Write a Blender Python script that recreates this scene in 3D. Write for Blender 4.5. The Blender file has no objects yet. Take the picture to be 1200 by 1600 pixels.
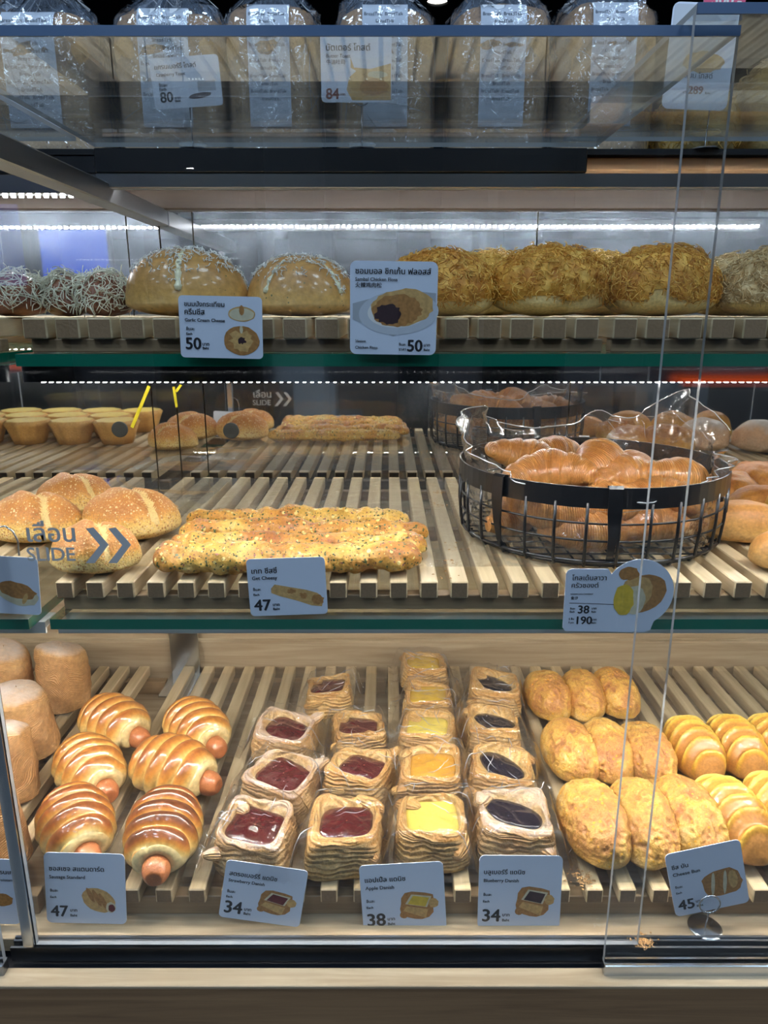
import bpy, math, random
import numpy as np
from mathutils import Vector, Matrix

SC = bpy.context.scene
COL = SC.collection
random.seed(7)
RNG = np.random.default_rng(11)
PI = math.pi
CZ = 1.40                      # camera height above the shop floor

# ------------------------------------------------------------------ camera, world, exposure
F = 1145.0
PX0, PY0 = 605.0, 800.0
TH = math.atan(312.0 / F)
CT, ST = math.cos(TH), math.sin(TH)
cam_d = bpy.data.cameras.new('camera')
cam_d.sensor_fit = 'VERTICAL'
cam_d.sensor_height = 36.0
cam_d.lens = 36.0 * F / 1600.0
cam_d.shift_x = -5.0 / 1600.0
cam_d.clip_start = 0.02
cam = bpy.data.objects.new('camera', cam_d)
COL.objects.link(cam)
cam.location = (0, 0, CZ)
cam.rotation_euler = (PI / 2 - TH, 0, 0)
SC.camera = cam

W = bpy.data.worlds.new('world')
SC.world = W
W.use_nodes = True
W.node_tree.nodes['Background'].inputs[0].default_value = (0.30, 0.42, 0.62, 1)
W.node_tree.nodes['Background'].inputs[1].default_value = 0.05
SC.view_settings.view_transform = 'Standard'
SC.view_settings.look = 'None'
SC.view_settings.gamma = 1.0
SC.view_settings.exposure = 0.0
SC.view_settings.use_curve_mapping = False
SC.cycles.max_bounces = 12
SC.cycles.diffuse_bounces = 3
SC.cycles.glossy_bounces = 6
SC.cycles.transmission_bounces = 4
SC.cycles.transparent_max_bounces = 40
SC.cycles.sample_clamp_indirect = 6.0
SC.cycles.caustics_reflective = False
SC.cycles.caustics_refractive = False

LED_TOP, LED_MID, LED_LOW = 430.0, 330.0, 450.0     # radiance of the diodes of the three strips
FILL_POWER = 21.0                                    # radiance of the added ceiling fill lamps

# ------------------------------------------------------------------ picture rays to points in the case
def ray(px, py):
    vx, vy = (px - PX0) / F, (PY0 - py) / F
    return vx, CT + vy * ST, -ST + vy * CT
def on_h(px, py, h):
    d = ray(px, py); t = h / d[2]
    return Vector((d[0] * t, d[1] * t, h + CZ))
def on_D(px, py, D):
    d = ray(px, py); t = D / d[1]
    return Vector((d[0] * t, D, d[2] * t + CZ))
def mpp(p):                      # metres per pixel at a point
    return (p.y * CT - (p.z - CZ) * ST) / F

# levels relative to the eye
H_FLOOR, H_T3 = -0.764, -0.714
H_G2, H_T2 = -0.349, -0.309
H_G1, H_T1 = -0.043, -0.006
H_PLATE, H_DECK = 0.238, 0.234
D_A, D_B = 0.745, 0.718
D_MIR = 1.415

# ------------------------------------------------------------------ noise
def _hash(ix, iy, iz, s):
    n = (ix * 374761393 + iy * 668265263 + iz * 2147483647 + s * 144665) & 0xFFFFFFFF
    n = ((n ^ (n >> 13)) * 1274126177) & 0xFFFFFFFF
    n = n ^ (n >> 16)
    return (n & 0xFFFF) / 32767.5 - 1.0
def vnoise(p, s=0):
    p = np.asarray(p, float)
    i = np.floor(p).astype(np.int64); f = p - i
    f = f * f * (3 - 2 * f)
    r = 0
    for a in (0, 1):
        for b in (0, 1):
            for c in (0, 1):
                w = (f[..., 0] if a else 1 - f[..., 0]) * (f[..., 1] if b else 1 - f[..., 1]) * (f[..., 2] if c else 1 - f[..., 2])
                r = r + w * _hash(i[..., 0] + a, i[..., 1] + b, i[..., 2] + c, s)
    return r
def fbm(p, s=0, o=3):
    p = np.asarray(p, float)
    r, a = 0, 1.0
    for k in range(o):
        r = r + a * vnoise(p * 2 ** k + 17.3 * k, s + k); a *= .5
    return r

# ------------------------------------------------------------------ mesh builder
class MB:
    def __init__(self):
        self.v, self.f, self.m, self.sm, self.bake, self.lam = [], [], [], [], [], []
        self.n = 0
    def add(self, v, f, mi=0, bake=None, lam=None, smooth=True):
        v = np.asarray(v, float).reshape(-1, 3)
        k = len(v)
        self.v.append(v)
        self.f += [tuple(int(i) + self.n for i in q) for q in f]
        self.m += [mi] * len(f); self.sm += [smooth] * len(f)
        self.bake.append(np.full(k, .5) if bake is None else np.asarray(bake, float).ravel())
        self.lam.append(np.zeros(k) if lam is None else np.asarray(lam, float).ravel())
        self.n += k
        return self
    def grid(self, P, close=False, mi=0, bake=None, lam=None, caps=False, smooth=True):
        nu, nv = P.shape[:2]
        f = []
        for i in range(nu - 1):
            for j in range(nv if close else nv - 1):
                j2 = (j + 1) % nv
                f.append((i * nv + j, i * nv + j2, (i + 1) * nv + j2, (i + 1) * nv + j))
        if caps:
            f.append(tuple(range(nv - 1, -1, -1)))
            f.append(tuple((nu - 1) * nv + j for j in range(nv)))
        return self.add(P.reshape(-1, 3), f, mi, bake, lam, smooth)
    def box(self, lo, hi, mi=0, ch=0.0):
        (x0, y0, z0), (x1, y1, z1) = lo, hi
        if ch <= 0:
            v = [(x0, y0, z0), (x1, y0, z0), (x1, y1, z0), (x0, y1, z0), (x0, y0, z1), (x1, y0, z1), (x1, y1, z1), (x0, y1, z1)]
            f = [(3, 2, 1, 0), (4, 5, 6, 7), (0, 1, 5, 4), (1, 2, 6, 5), (2, 3, 7, 6), (3, 0, 4, 7)]
            return self.add(v, f, mi, smooth=False)
        a = ch
        rings = []
        for (y, s) in ((y0, a), (y0 + a, 0), (y1 - a, 0), (y1, a)):
            pts = [(x0 + s, z0 + s + a * (s == 0)), (x0 + s + a * (s == 0), z0 + s), (x1 - s - a * (s == 0), z0 + s), (x1 - s, z0 + s + a * (s == 0)),
                   (x1 - s, z1 - s - a * (s == 0)), (x1 - s - a * (s == 0), z1 - s), (x0 + s + a * (s == 0), z1 - s), (x0 + s, z1 - s - a * (s == 0))]
            rings.append([(p[0], y, p[1]) for p in pts])
        return self.grid(np.array(rings), True, mi, caps=True, smooth=False)
    def tube(self, pts, r, n=6, mi=0, closed=False, bake=None):
        pts = np.asarray(pts, float); k = len(pts)
        if closed:
            t = np.roll(pts, -1, 0) - np.roll(pts, 1, 0)
        else:
            t = np.gradient(pts, axis=0)
        t /= np.linalg.norm(t, axis=1, keepdims=True) + 1e-12
        up = np.array([0, 0, 1.0]) if abs(t[0][2]) < .9 else np.array([1.0, 0, 0])
        r = np.broadcast_to(np.asarray(r, float), (k,))
        R = []
        for i in range(k):
            a = np.cross(t[i], up); a /= np.linalg.norm(a) + 1e-12
            b = np.cross(a, t[i]); up = b
            ang = np.arange(n) * 2 * PI / n
            R.append(pts[i] + r[i] * (np.cos(ang)[:, None] * a + np.sin(ang)[:, None] * b))
        if closed: R.append(R[0])
        bk = None if bake is None else np.full(len(R) * n, bake)
        return self.grid(np.array(R), True, mi, bake=bk, caps=not closed)
    def mesh(self, name, mats):
        me = bpy.data.meshes.new(name)
        V = np.concatenate(self.v) if self.v else np.zeros((0, 3))
        me.from_pydata(V.tolist(), [], self.f)
        for m in (mats if isinstance(mats, (list, tuple)) else [mats]): me.materials.append(m)
        me.polygons.foreach_set('material_index', self.m)
        me.polygons.foreach_set('use_smooth', self.sm)
        for nm, dat in (('bake', self.bake), ('lam', self.lam)):
            at = me.attributes.new(nm, 'FLOAT', 'POINT')
            at.data.foreach_set('value', np.concatenate(dat))
        me.update()
        return me
    def build(self, name, mats, parent=None, loc=(0, 0, 0), rz=0.0):
        o = bpy.data.objects.new(name, self.mesh(name, mats))
        COL.objects.link(o)
        o.location = loc; o.rotation_euler = (0, 0, rz)
        if parent: o.parent = parent
        return o

def tag(o, label=None, cat=None, group=None, kind=None):
    if label: o['label'] = label
    if cat: o['category'] = cat
    if group: o['group'] = group
    if kind: o['kind'] = kind
    return o
def thing(name, label, cat, loc=(0, 0, 0), rz=0.0, group=None):
    o = bpy.data.objects.new(name, None); COL.objects.link(o)
    o.empty_display_size = .03
    o.location = loc; o.rotation_euler = (0, 0, rz)
    return tag(o, label, cat, group)
def dup(root, label, loc, rz=0.0, scale=1.0):
    r = root.copy(); COL.objects.link(r)
    r.location = loc; r.rotation_euler = (0, 0, rz)
    r.scale = (scale,) * 3 if not isinstance(scale, (tuple, list)) else scale
    r['label'] = label
    for ch in list(root.children):
        c = ch.copy(); COL.objects.link(c); c.parent = r
        for g in list(ch.children):
            d = g.copy(); COL.objects.link(d); d.parent = c
    return r

# ------------------------------------------------------------------ materials
def nodes(name):
    m = bpy.data.materials.new(name); m.use_nodes = True
    nt = m.node_tree; nt.nodes.clear()
    out = nt.nodes.new('ShaderNodeOutputMaterial')
    return m, nt, out
def N(nt, kind, **kw):
    n = nt.nodes.new(kind)
    for k, v in kw.items():
        if k.startswith('i_'):
            key = k[2:]
            n.inputs[int(key) if key.isdigit() else key.replace('_', ' ')].default_value = v
        else: setattr(n, k, v)
    return n
def L(nt, a, b): nt.links.new(a, b)
def c4(c): return (c[0], c[1], c[2], 1)
def flat(name, col, rough=.5, metal=0.0, bump=0.0, bscale=80, coat=0.0, var=0.0, spec=.5):
    m, nt, out = nodes(name)
    b = N(nt, 'ShaderNodeBsdfPrincipled', i_Base_Color=c4(col), i_Roughness=rough, i_Metallic=metal)
    b.inputs['Coat Weight'].default_value = coat
    b.inputs['Coat Roughness'].default_value = .08
    b.inputs['Specular IOR Level'].default_value = spec
    if bump or var:
        tc = N(nt, 'ShaderNodeTexCoord'); no = N(nt, 'ShaderNodeTexNoise', i_Scale=bscale, i_Detail=4.0)
        L(nt, tc.outputs['Object'], no.inputs['Vector'])
        if bump:
            bp = N(nt, 'ShaderNodeBump', i_Strength=bump, i_Distance=.002)
            L(nt, no.outputs[0], bp.inputs['Height']); L(nt, bp.outputs[0], b.inputs['Normal'])
        if var:
            mx = N(nt, 'ShaderNodeMix', data_type='RGBA')
            mx.inputs[6].default_value = c4([x * (1 - var) for x in col]); mx.inputs[7].default_value = c4([min(1, x * (1 + var)) for x in col])
            L(nt, no.outputs[0], mx.inputs[0]); L(nt, mx.outputs[2], b.inputs['Base Color'])
    L(nt, b.outputs[0], out.inputs[0])
    return m
def emit(name, col, st):
    m, nt, out = nodes(name)
    e = N(nt, 'ShaderNodeEmission', i_Color=c4(col), i_Strength=st)
    L(nt, e.outputs[0], out.inputs[0])
    return m
def wood(name, a, b, rough=.45, axis='Y', scale=1.0):
    m, nt, out = nodes(name)
    tc = N(nt, 'ShaderNodeTexCoord'); mp = N(nt, 'ShaderNodeMapping')
    s = {'Y': (60, 3, 60), 'X': (3, 60, 60), 'Z': (60, 60, 3)}[axis]
    mp.inputs['Scale'].default_value = [x * scale for x in s]
    oi = N(nt, 'ShaderNodeObjectInfo')
    L(nt, tc.outputs['Object'], mp.inputs['Vector'])
    L(nt, oi.outputs['Random'], mp.inputs['Location'])
    no = N(nt, 'ShaderNodeTexNoise', i_Scale=1.0, i_Detail=6.0, i_Roughness=.65, i_Distortion=.6)
    L(nt, mp.outputs[0], no.inputs['Vector'])
    rp = N(nt, 'ShaderNodeValToRGB')
    rp.color_ramp.elements[0].position = .36; rp.color_ramp.elements[0].color = c4(a)
    rp.color_ramp.elements[1].position = .66; rp.color_ramp.elements[1].color = c4(b)
    L(nt, no.outputs[0], rp.inputs[0])
    bs = N(nt, 'ShaderNodeBsdfPrincipled', i_Roughness=rough)
    bp = N(nt, 'ShaderNodeBump', i_Strength=.15, i_Distance=.001)
    L(nt, no.outputs[0], bp.inputs['Height']); L(nt, bp.outputs[0], bs.inputs['Normal'])
    L(nt, rp.outputs[0], bs.inputs['Base Color']); L(nt, bs.outputs[0], out.inputs[0])
    return m
def bread(name, cols, rough=.5, noise=.25, nscale=60, bump=.4, bscale=220, coat=0.0, specks=(), lamf=0.0, lams=.5, lamcol=None, dust=None, spec=.4, lamn=7.0):
    """crust: 'bake' picks the colour along the ramp; 'lam' gives pastry layers; specks are seeds, herbs or cheese."""
    m, nt, out = nodes(name)
    tc = N(nt, 'ShaderNodeTexCoord'); oi = N(nt, 'ShaderNodeObjectInfo')
    off = N(nt, 'ShaderNodeVectorMath', operation='ADD')
    L(nt, tc.outputs['Object'], off.inputs[0]); L(nt, oi.outputs['Random'], off.inputs[1])
    ab = N(nt, 'ShaderNodeAttribute', attribute_name='bake')
    no = N(nt, 'ShaderNodeTexNoise', i_Scale=nscale, i_Detail=5.0, i_Roughness=.6)
    L(nt, off.outputs[0], no.inputs['Vector'])
    s1 = N(nt, 'ShaderNodeMath', operation='MULTIPLY_ADD'); s1.inputs[1].default_value = noise * 2; s1.inputs[2].default_value = -noise
    L(nt, no.outputs[0], s1.inputs[0])
    ad = N(nt, 'ShaderNodeMath', operation='ADD', use_clamp=True)
    L(nt, ab.outputs['Fac'], ad.inputs[0]); L(nt, s1.outputs[0], ad.inputs[1])
    rp = N(nt, 'ShaderNodeValToRGB')
    k = len(cols)
    while len(rp.color_ramp.elements) < k: rp.color_ramp.elements.new(.5)
    for i, c in enumerate(cols):
        rp.color_ramp.elements[i].position = i / (k - 1); rp.color_ramp.elements[i].color = c4(c)
    L(nt, ad.outputs[0], rp.inputs[0])
    col = rp.outputs[0]
    bs = N(nt, 'ShaderNodeBsdfPrincipled', i_Roughness=rough)
    bs.inputs['Coat Weight'].default_value = coat; bs.inputs['Coat Roughness'].default_value = .10; bs.inputs['Coat IOR'].default_value = 1.6
    bs.inputs['Specular IOR Level'].default_value = spec
    nb = N(nt, 'ShaderNodeTexNoise', i_Scale=bscale, i_Detail=4.0)
    L(nt, off.outputs[0], nb.inputs['Vector'])
    hgt = nb.outputs[0]
    if lamf:
        al = N(nt, 'ShaderNodeAttribute', attribute_name='lam')
        a1 = N(nt, 'ShaderNodeMath', operation='MULTIPLY'); a1.inputs[1].default_value = lamf
        L(nt, al.outputs['Fac'], a1.inputs[0])
        a2 = N(nt, 'ShaderNodeMath', operation='MULTIPLY_ADD'); a2.inputs[1].default_value = lamn
        L(nt, no.outputs[0], a2.inputs[0]); L(nt, a1.outputs[0], a2.inputs[2])
        a3 = N(nt, 'ShaderNodeMath', operation='SINE'); L(nt, a2.outputs[0], a3.inputs[0])
        a4 = N(nt, 'ShaderNodeMath', operation='MULTIPLY_ADD'); a4.inputs[1].default_value = .5; a4.inputs[2].default_value = .5
        L(nt, a3.outputs[0], a4.inputs[0])
        a5 = N(nt, 'ShaderNodeMath', operation='ADD'); L(nt, a4.outputs[0], a5.inputs[0]); L(nt, nb.outputs[0], a5.inputs[1])
        hgt = a5.outputs[0]
        mx = N(nt, 'ShaderNodeMix', data_type='RGBA')
        mf = N(nt, 'ShaderNodeMath', operation='MULTIPLY', use_clamp=True); mf.inputs[1].default_value = lams
        L(nt, a4.outputs[0], mf.inputs[0]); L(nt, mf.outputs[0], mx.inputs[0])
        L(nt, col, mx.inputs[6]); mx.inputs[7].default_value = c4(lamcol or cols[0])
        col = mx.outputs[2]
    nf = N(nt, 'ShaderNodeTexNoise', i_Scale=nscale * 6.5, i_Detail=3.0); L(nt, off.outputs[0], nf.inputs['Vector'])
    fr_ = N(nt, 'ShaderNodeMapRange', i_1=.3, i_2=.7, i_3=.80, i_4=1.14); L(nt, nf.outputs[0], fr_.inputs[0])
    vm = N(nt, 'ShaderNodeVectorMath', operation='SCALE'); L(nt, col, vm.inputs[0]); L(nt, fr_.outputs[0], vm.inputs['Scale'])
    col = vm.outputs[0]
    for (scale, thr, sc) in specks:
        vo = N(nt, 'ShaderNodeTexVoronoi', i_Scale=scale); L(nt, off.outputs[0], vo.inputs['Vector'])
        sepc = N(nt, 'ShaderNodeSeparateColor'); L(nt, vo.outputs['Color'], sepc.inputs[0])
        t1 = N(nt, 'ShaderNodeMath', operation='MULTIPLY'); t1.inputs[1].default_value = thr
        L(nt, sepc.outputs[0], t1.inputs[0])
        lt = N(nt, 'ShaderNodeMath', operation='LESS_THAN'); L(nt, vo.outputs['Distance'], lt.inputs[0]); L(nt, t1.outputs[0], lt.inputs[1])
        mx = N(nt, 'ShaderNodeMix', data_type='RGBA'); L(nt, lt.outputs[0], mx.inputs[0]); L(nt, col, mx.inputs[6]); mx.inputs[7].default_value = c4(sc)
        col = mx.outputs[2]
    if dust:                          # icing sugar that lies on upward faces in patches
        (dc, amt, dscale) = dust
        ge = N(nt, 'ShaderNodeNewGeometry'); sx = N(nt, 'ShaderNodeSeparateXYZ'); L(nt, ge.outputs['Normal'], sx.inputs[0])
        nd = N(nt, 'ShaderNodeTexNoise', i_Scale=dscale, i_Detail=6.0, i_Roughness=.7); L(nt, off.outputs[0], nd.inputs['Vector'])
        d1 = N(nt, 'ShaderNodeMath', operation='MULTIPLY_ADD'); d1.inputs[1].default_value = .9
        L(nt, sx.outputs['Z'], d1.inputs[0]); L(nt, nd.outputs[0], d1.inputs[2])
        d2 = N(nt, 'ShaderNodeMapRange', i_1=.95, i_2=1.5, i_3=0.0, i_4=amt); L(nt, d1.outputs[0], d2.inputs[0])
        mx = N(nt, 'ShaderNodeMix', data_type='RGBA'); L(nt, d2.outputs[0], mx.inputs[0]); L(nt, col, mx.inputs[6]); mx.inputs[7].default_value = c4(dc)
        col = mx.outputs[2]
    bp = N(nt, 'ShaderNodeBump', i_Strength=bump, i_Distance=.0028)
    L(nt, hgt, bp.inputs['Height']); L(nt, bp.outputs[0], bs.inputs['Normal'])
    L(nt, col, bs.inputs['Base Color']); L(nt, bs.outputs[0], out.inputs[0])
    return m
def clear(name, tint=(1, 1, 1), rough=.01, boost=1.0, haze=0.0, bump=0.0, bscale=30, hazecol=(.8, .85, .9), gtint=(1, 1, 1)):
    """thin clear sheet: see-through with Fresnel reflection the same from both faces."""
    m, nt, out = nodes(name)
    ge = N(nt, 'ShaderNodeNewGeometry')
    io = N(nt, 'ShaderNodeMath', operation='MULTIPLY_ADD'); io.inputs[1].default_value = 1 / 1.5 - 1.5; io.inputs[2].default_value = 1.5
    L(nt, ge.outputs['Backfacing'], io.inputs[0])
    fr = N(nt, 'ShaderNodeFresnel'); L(nt, io.outputs[0], fr.inputs['IOR'])
    gl = N(nt, 'ShaderNodeBsdfGlossy', i_Roughness=rough, i_Color=c4(gtint))
    if bump:
        tc = N(nt, 'ShaderNodeTexCoord'); no = N(nt, 'ShaderNodeTexNoise', i_Scale=bscale, i_Detail=3.0, i_Distortion=1.2)
        L(nt, tc.outputs['Object'], no.inputs['Vector'])
        bp = N(nt, 'ShaderNodeBump', i_Strength=bump, i_Distance=.004)
        L(nt, no.outputs[0], bp.inputs['Height']); L(nt, bp.outputs[0], gl.inputs['Normal']); L(nt, bp.outputs[0], fr.inputs['Normal'])
    fm = N(nt, 'ShaderNodeMath', operation='MULTIPLY', use_clamp=True); fm.inputs[1].default_value = boost
    L(nt, fr.outputs[0], fm.inputs[0])
    tr = N(nt, 'ShaderNodeBsdfTransparent', i_Color=c4(tint))
    base = tr.outputs[0]
    if haze:
        df = N(nt, 'ShaderNodeBsdfDiffuse', i_Color=c4(hazecol)); mh = N(nt, 'ShaderNodeMixShader', i_0=haze)
        L(nt, tr.outputs[0], mh.inputs[1]); L(nt, df.outputs[0], mh.inputs[2]); base = mh.outputs[0]
    mx = N(nt, 'ShaderNodeMixShader'); L(nt, fm.outputs[0], mx.inputs[0]); L(nt, base, mx.inputs[1]); L(nt, gl.outputs[0], mx.inputs[2])
    L(nt, mx.outputs[0], out.inputs[0])
    return m
def mirror_mat(name, lo, hi, g):
    m, nt, out = nodes(name)
    tc = N(nt, 'ShaderNodeTexCoord')
    no = N(nt, 'ShaderNodeTexNoise', i_Scale=9.0, i_Detail=5.0, i_Roughness=.6); L(nt, tc.outputs['Object'], no.inputs['Vector'])
    mr = N(nt, 'ShaderNodeMapRange', i_1=.45, i_2=.8, i_3=lo, i_4=hi); L(nt, no.outputs[0], mr.inputs[0])
    gl = N(nt, 'ShaderNodeBsdfGlossy', i_Roughness=.025, i_Color=(g, g * 1.01, g * 1.02, 1))
    df = N(nt, 'ShaderNodeBsdfGlossy', i_Roughness=.38, i_Color=(.60, .68, .80, 1))
    mx = N(nt, 'ShaderNodeMixShader'); L(nt, mr.outputs[0], mx.inputs[0]); L(nt, gl.outputs[0], mx.inputs[1]); L(nt, df.outputs[0], mx.inputs[2])
    L(nt, mx.outputs[0], out.inputs[0])
    return m

M = {}
M['oak'] = wood('light oak', (.34, .25, .155), (.50, .395, .265), .36, 'X')
M['oak_slat'] = wood('ash slat', (.46, .345, .195), (.66, .525, .335), .36, 'Y')
M['oak_brown_shade'] = wood('brown and shaded oak', (.19, .105, .05), (.30, .175, .085), .5, 'X')  # same oak with the fascia's shade in its colour; brown on the rail
M['whitepaint'] = flat('pale painted channel', (.62, .62, .60), .4)
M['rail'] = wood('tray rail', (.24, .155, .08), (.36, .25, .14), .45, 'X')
M['slatend_shade'] = flat('shaded slat end grain', (.25, .16, .085), .6, bump=.3, bscale=300, var=.25)  # unlit shade of the slat ends put into a darker end-grain colour
M['lintelwood'] = wood('dark lintel wood', (.034, .02, .011), (.06, .036, .021), .4, 'X')
M['black'] = flat('black lacquer', (.006, .007, .01), .3)
M['darkwall'] = flat('dark wall', (.012, .013, .016), .8)
M['metal'] = flat('brushed steel', (.62, .64, .66), .22, 1.0)
M['chrome'] = flat('bright channel', (.55, .57, .6), .06, 1.0)
M['alu'] = flat('grey aluminium', (.24, .24, .25), .3, 1.0)
M['track'] = flat('track steel', (.30, .32, .35), .3, 1.0)
M['mirror'] = mirror_mat('clean mirror', .03, .12, .66)
M['mirror_hazy'] = mirror_mat('smudged mirror', .10, .30, .64)
M['glass'] = clear('door glass', (.985, .99, .99), .005, 1.0)
M['plate'] = clear('top plate glass', (.95, .97, .97), .012, 1.35, haze=.03)
M['shelfglass'] = clear('shelf glass', (.93, .97, .95), .005, 1.0)
M['edge'] = flat('green glass edge', (.006, .15, .095), .12, coat=.6)
M['edge_clear'] = flat('polished glass edge', (.36, .38, .40), .2, coat=.5)
M['bluebar'] = flat('blue grey edge', (.07, .12, .22), .25, coat=.6)
M['film'] = clear('clear plastic film', (.985, .985, .99), .08, 1.7, haze=.008, bump=.55, bscale=42)
M['crease'] = clear('film crease', (.93, .95, .98), .14, 3.5, haze=.45, hazecol=(.92, .95, 1.0))  # pale haze paints the highlights along the folds
M['filmflat'] = clear('clear liner sheet', (.97, .98, .98), .10, 1.3, haze=.02, bump=.25, bscale=26)
M['bagfilm'] = clear('clear bag film', (.97, .97, .98), .08, 2.6, haze=.03, bump=.7, bscale=36)
M['bag'] = clear('clear bag', (.95, .97, 1.0), .09, 2.6, haze=.10, bump=.9, bscale=30, hazecol=(.55, .72, 1.0))  # blue haze stands in for cool light on the bag crinkles
M['card'] = flat('white card', (.68, .755, .90), .45)
M['ink'] = flat('black ink', (.012, .013, .02), .5)
M['inkred'] = flat('brown ink', (.22, .05, .03), .5)
M['inkgrey'] = flat('grey frosted vinyl', (.40, .41, .42), .5)
M['pink'] = flat('pink card', (.75, .10, .22), .5)
M['whiteink'] = flat('white ink', (.8, .8, .8), .5)
M['blackmetal'] = flat('black powder coated wire', (.008, .009, .012), .32, .3, coat=.3)
M['yellowtape'] = flat('yellow tape', (.75, .62, .02), .5)
M['hole'] = flat('dark finger hole', (.03, .035, .035), .35)
M['led_h'] = emit('cool led', (.95, .985, 1.0), LED_TOP)
M['led_m'] = emit('white led', (.98, .97, .92), LED_MID)
M['led_l'] = emit('warm white led', (1.0, .955, .87), LED_LOW)
M['lamp'] = emit('ceiling lamp', (.62, .80, 1.0), FILL_POWER)  # for the fill lamps added before and above the case
M['lamp_far'] = emit('far ceiling lamp', (.95, .97, 1.0), 70.0)
M['spot'] = emit('warm ceiling spot', (1.0, .93, .8), 30.0)
M['screen'] = emit('blue display', (.04, .14, 1.0), .9)
M['orange_sign'] = emit('orange lit panel', (1.0, .12, .02), .8)
M['hallfloor'] = flat('hall floor', (.10, .11, .12), .4)
M['hallwall'] = flat('hall wall', (.42, .47, .56), .7, var=.35, bscale=1.2)
M['pillar'] = flat('pale pillar', (.55, .58, .62), .6)
M['hallceil'] = flat('hall ceiling', (.02, .02, .025), .8)

# breads
GOLD = [(.80, .62, .30), (.74, .43, .12), (.52, .20, .04), (.22, .065, .018)]
M['sausage_bread'] = bread('glazed roll crust', [(.84, .66, .33), (.80, .53, .17), (.62, .27, .05), (.34, .10, .022), (.15, .045, .016)], .36, .14, 26, .10, 90, coat=1.0)
M['sausage'] = bread('sausage skin', [(.52, .19, .075), (.50, .17, .06), (.36, .10, .035)], .3, .2, 120, .25, 260, coat=.35)
M['danish'] = bread('puff pastry', [(.84, .62, .30), (.77, .47, .16), (.62, .30, .075), (.38, .15, .035)], .42, .30, 45, .7, 320, coat=.15, lamf=22.0, lams=.30, lamcol=(.86, .66, .36))
M['danish_dust'] = bread('sugared puff pastry', [(.80, .60, .32), (.70, .44, .18), (.54, .27, .085), (.36, .15, .045)], .5, .32, 45, .7, 320, lamf=20.0, lams=.25, lamcol=(.80, .62, .38), dust=((.78, .72, .72), .5, 90))
M['jam'] = flat('strawberry jam', (.085, .005, .007), .14, bump=.4, bscale=120, coat=.6)
M['apple'] = flat('apple filling', (.72, .46, .06), .16, bump=.25, bscale=80, coat=.6, var=.25)
M['lemon'] = flat('yellow filling', (.80, .62, .12), .2, bump=.2, bscale=80, coat=.4, var=.12)
M['applecaramel'] = flat('caramel apple slice', (.66, .32, .035), .15, bump=.25, bscale=60, coat=.6, var=.35)
M['blueberry'] = flat('blueberry filling', (.010, .006, .016), .14, bump=.35, bscale=140, coat=.5)
M['cheese_bun'] = bread('cheese bun crust', [(.78, .53, .24), (.76, .44, .10), (.60, .28, .08), (.44, .18, .07)], .5, .34, 75, .9, 190, coat=.1, specks=((150, .3, (.80, .40, .04)),))
M['stripe_dough'] = bread('striped roll', [(.84, .62, .15), (.72, .40, .05), (.56, .25, .045), (.44, .20, .08)], .36, .10, 40, .12, 120, coat=.35)
M['puff'] = bread('puff cube crust', [(.70, .44, .19), (.56, .29, .10), (.40, .18, .055), (.26, .10, .03)], .5, .34, 26, .40, 260, lamf=60.0, lams=.26, lamcol=(.80, .56, .32), dust=((.72, .72, .76), .55, 22), lamn=4.0)
M['sesame'] = bread('sesame crust', [(.86, .66, .28), (.82, .52, .15), (.66, .29, .06), (.48, .18, .04)], .5, .2, 60, .5, 300, specks=((300, .55, (.52, .24, .07)), (240, .40, (.78, .55, .28))))
M['slash'] = bread('pale cut dough', [(.78, .56, .24), (.72, .46, .15)], .6, .3, 80, .5, 200)
M['cheesy'] = bread('cheese stick crust', [(.78, .58, .24), (.76, .45, .09), (.62, .28, .05), (.40, .14, .035)], .42, .42, 48, .8, 170, coat=.2,
                    specks=((110, .34, (.84, .66, .24)), (190, .36, (.10, .11, .03)), (130, .22, (.34, .10, .07)), (240, .26, (.07, .05, .025))))
M['croissant'] = bread('croissant crust', [(.68, .40, .15), (.54, .24, .06), (.38, .13, .028), (.22, .06, .016)], .34, .34, 40, .40, 240, coat=.3, lamf=21.0, lams=.30, lamcol=(.74, .42, .13), lamn=12.0)
M['garlicbun'] = bread('pale bun crust', [(.78, .52, .22), (.64, .37, .11), (.46, .22, .06), (.32, .13, .035)], .42, .22, 22, .3, 160, coat=.3, specks=((120, .16, (.16, .15, .06)),))
M['cream'] = flat('garlic cream', (.72, .68, .46), .4, bump=.6, bscale=160, var=.3)
M['flakes'] = flat('white cheese flakes', (.80, .80, .76), .5)
M['flossbun'] = bread('soft bun', [(.84, .64, .28), (.76, .50, .17), (.60, .32, .08)], .5, .2, 50, .3, 200)
M['floss'] = bread('meat floss', [(.92, .60, .16), (.82, .44, .07), (.64, .27, .035), (.42, .15, .025)], .6, .25, 200, .2, 300)
M['flossgold'] = bread('golden floss', [(.86, .58, .13), (.80, .46, .08), (.62, .30, .05)], .6, .25, 200, .2, 300)
M['flosspale'] = bread('pale floss', [(.82, .64, .36), (.70, .48, .22), (.54, .32, .12)], .6, .25, 200, .2, 300)
M['brownlog'] = bread('brown bread', [(.42, .19, .10), (.28, .10, .05), (.17, .055, .028)], .4, .2, 50, .3, 160, coat=.2)
M['cheeseshred'] = flat('shredded cheese', (.84, .80, .62), .5)
M['roll'] = bread('plain roll', [(.78, .52, .22), (.64, .34, .10), (.48, .20, .05)], .48, .15, 40, .25, 200)
M['pizza'] = bread('cheese topped bread', [(.80, .54, .13), (.68, .38, .06), (.52, .23, .035), (.34, .12, .02)], .5, .4, 45, .4, 120)
M['tart'] = bread('muffin case', [(.80, .56, .18), (.66, .36, .10), (.48, .22, .06)], .5, .2, 50, .4, 160)
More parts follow.
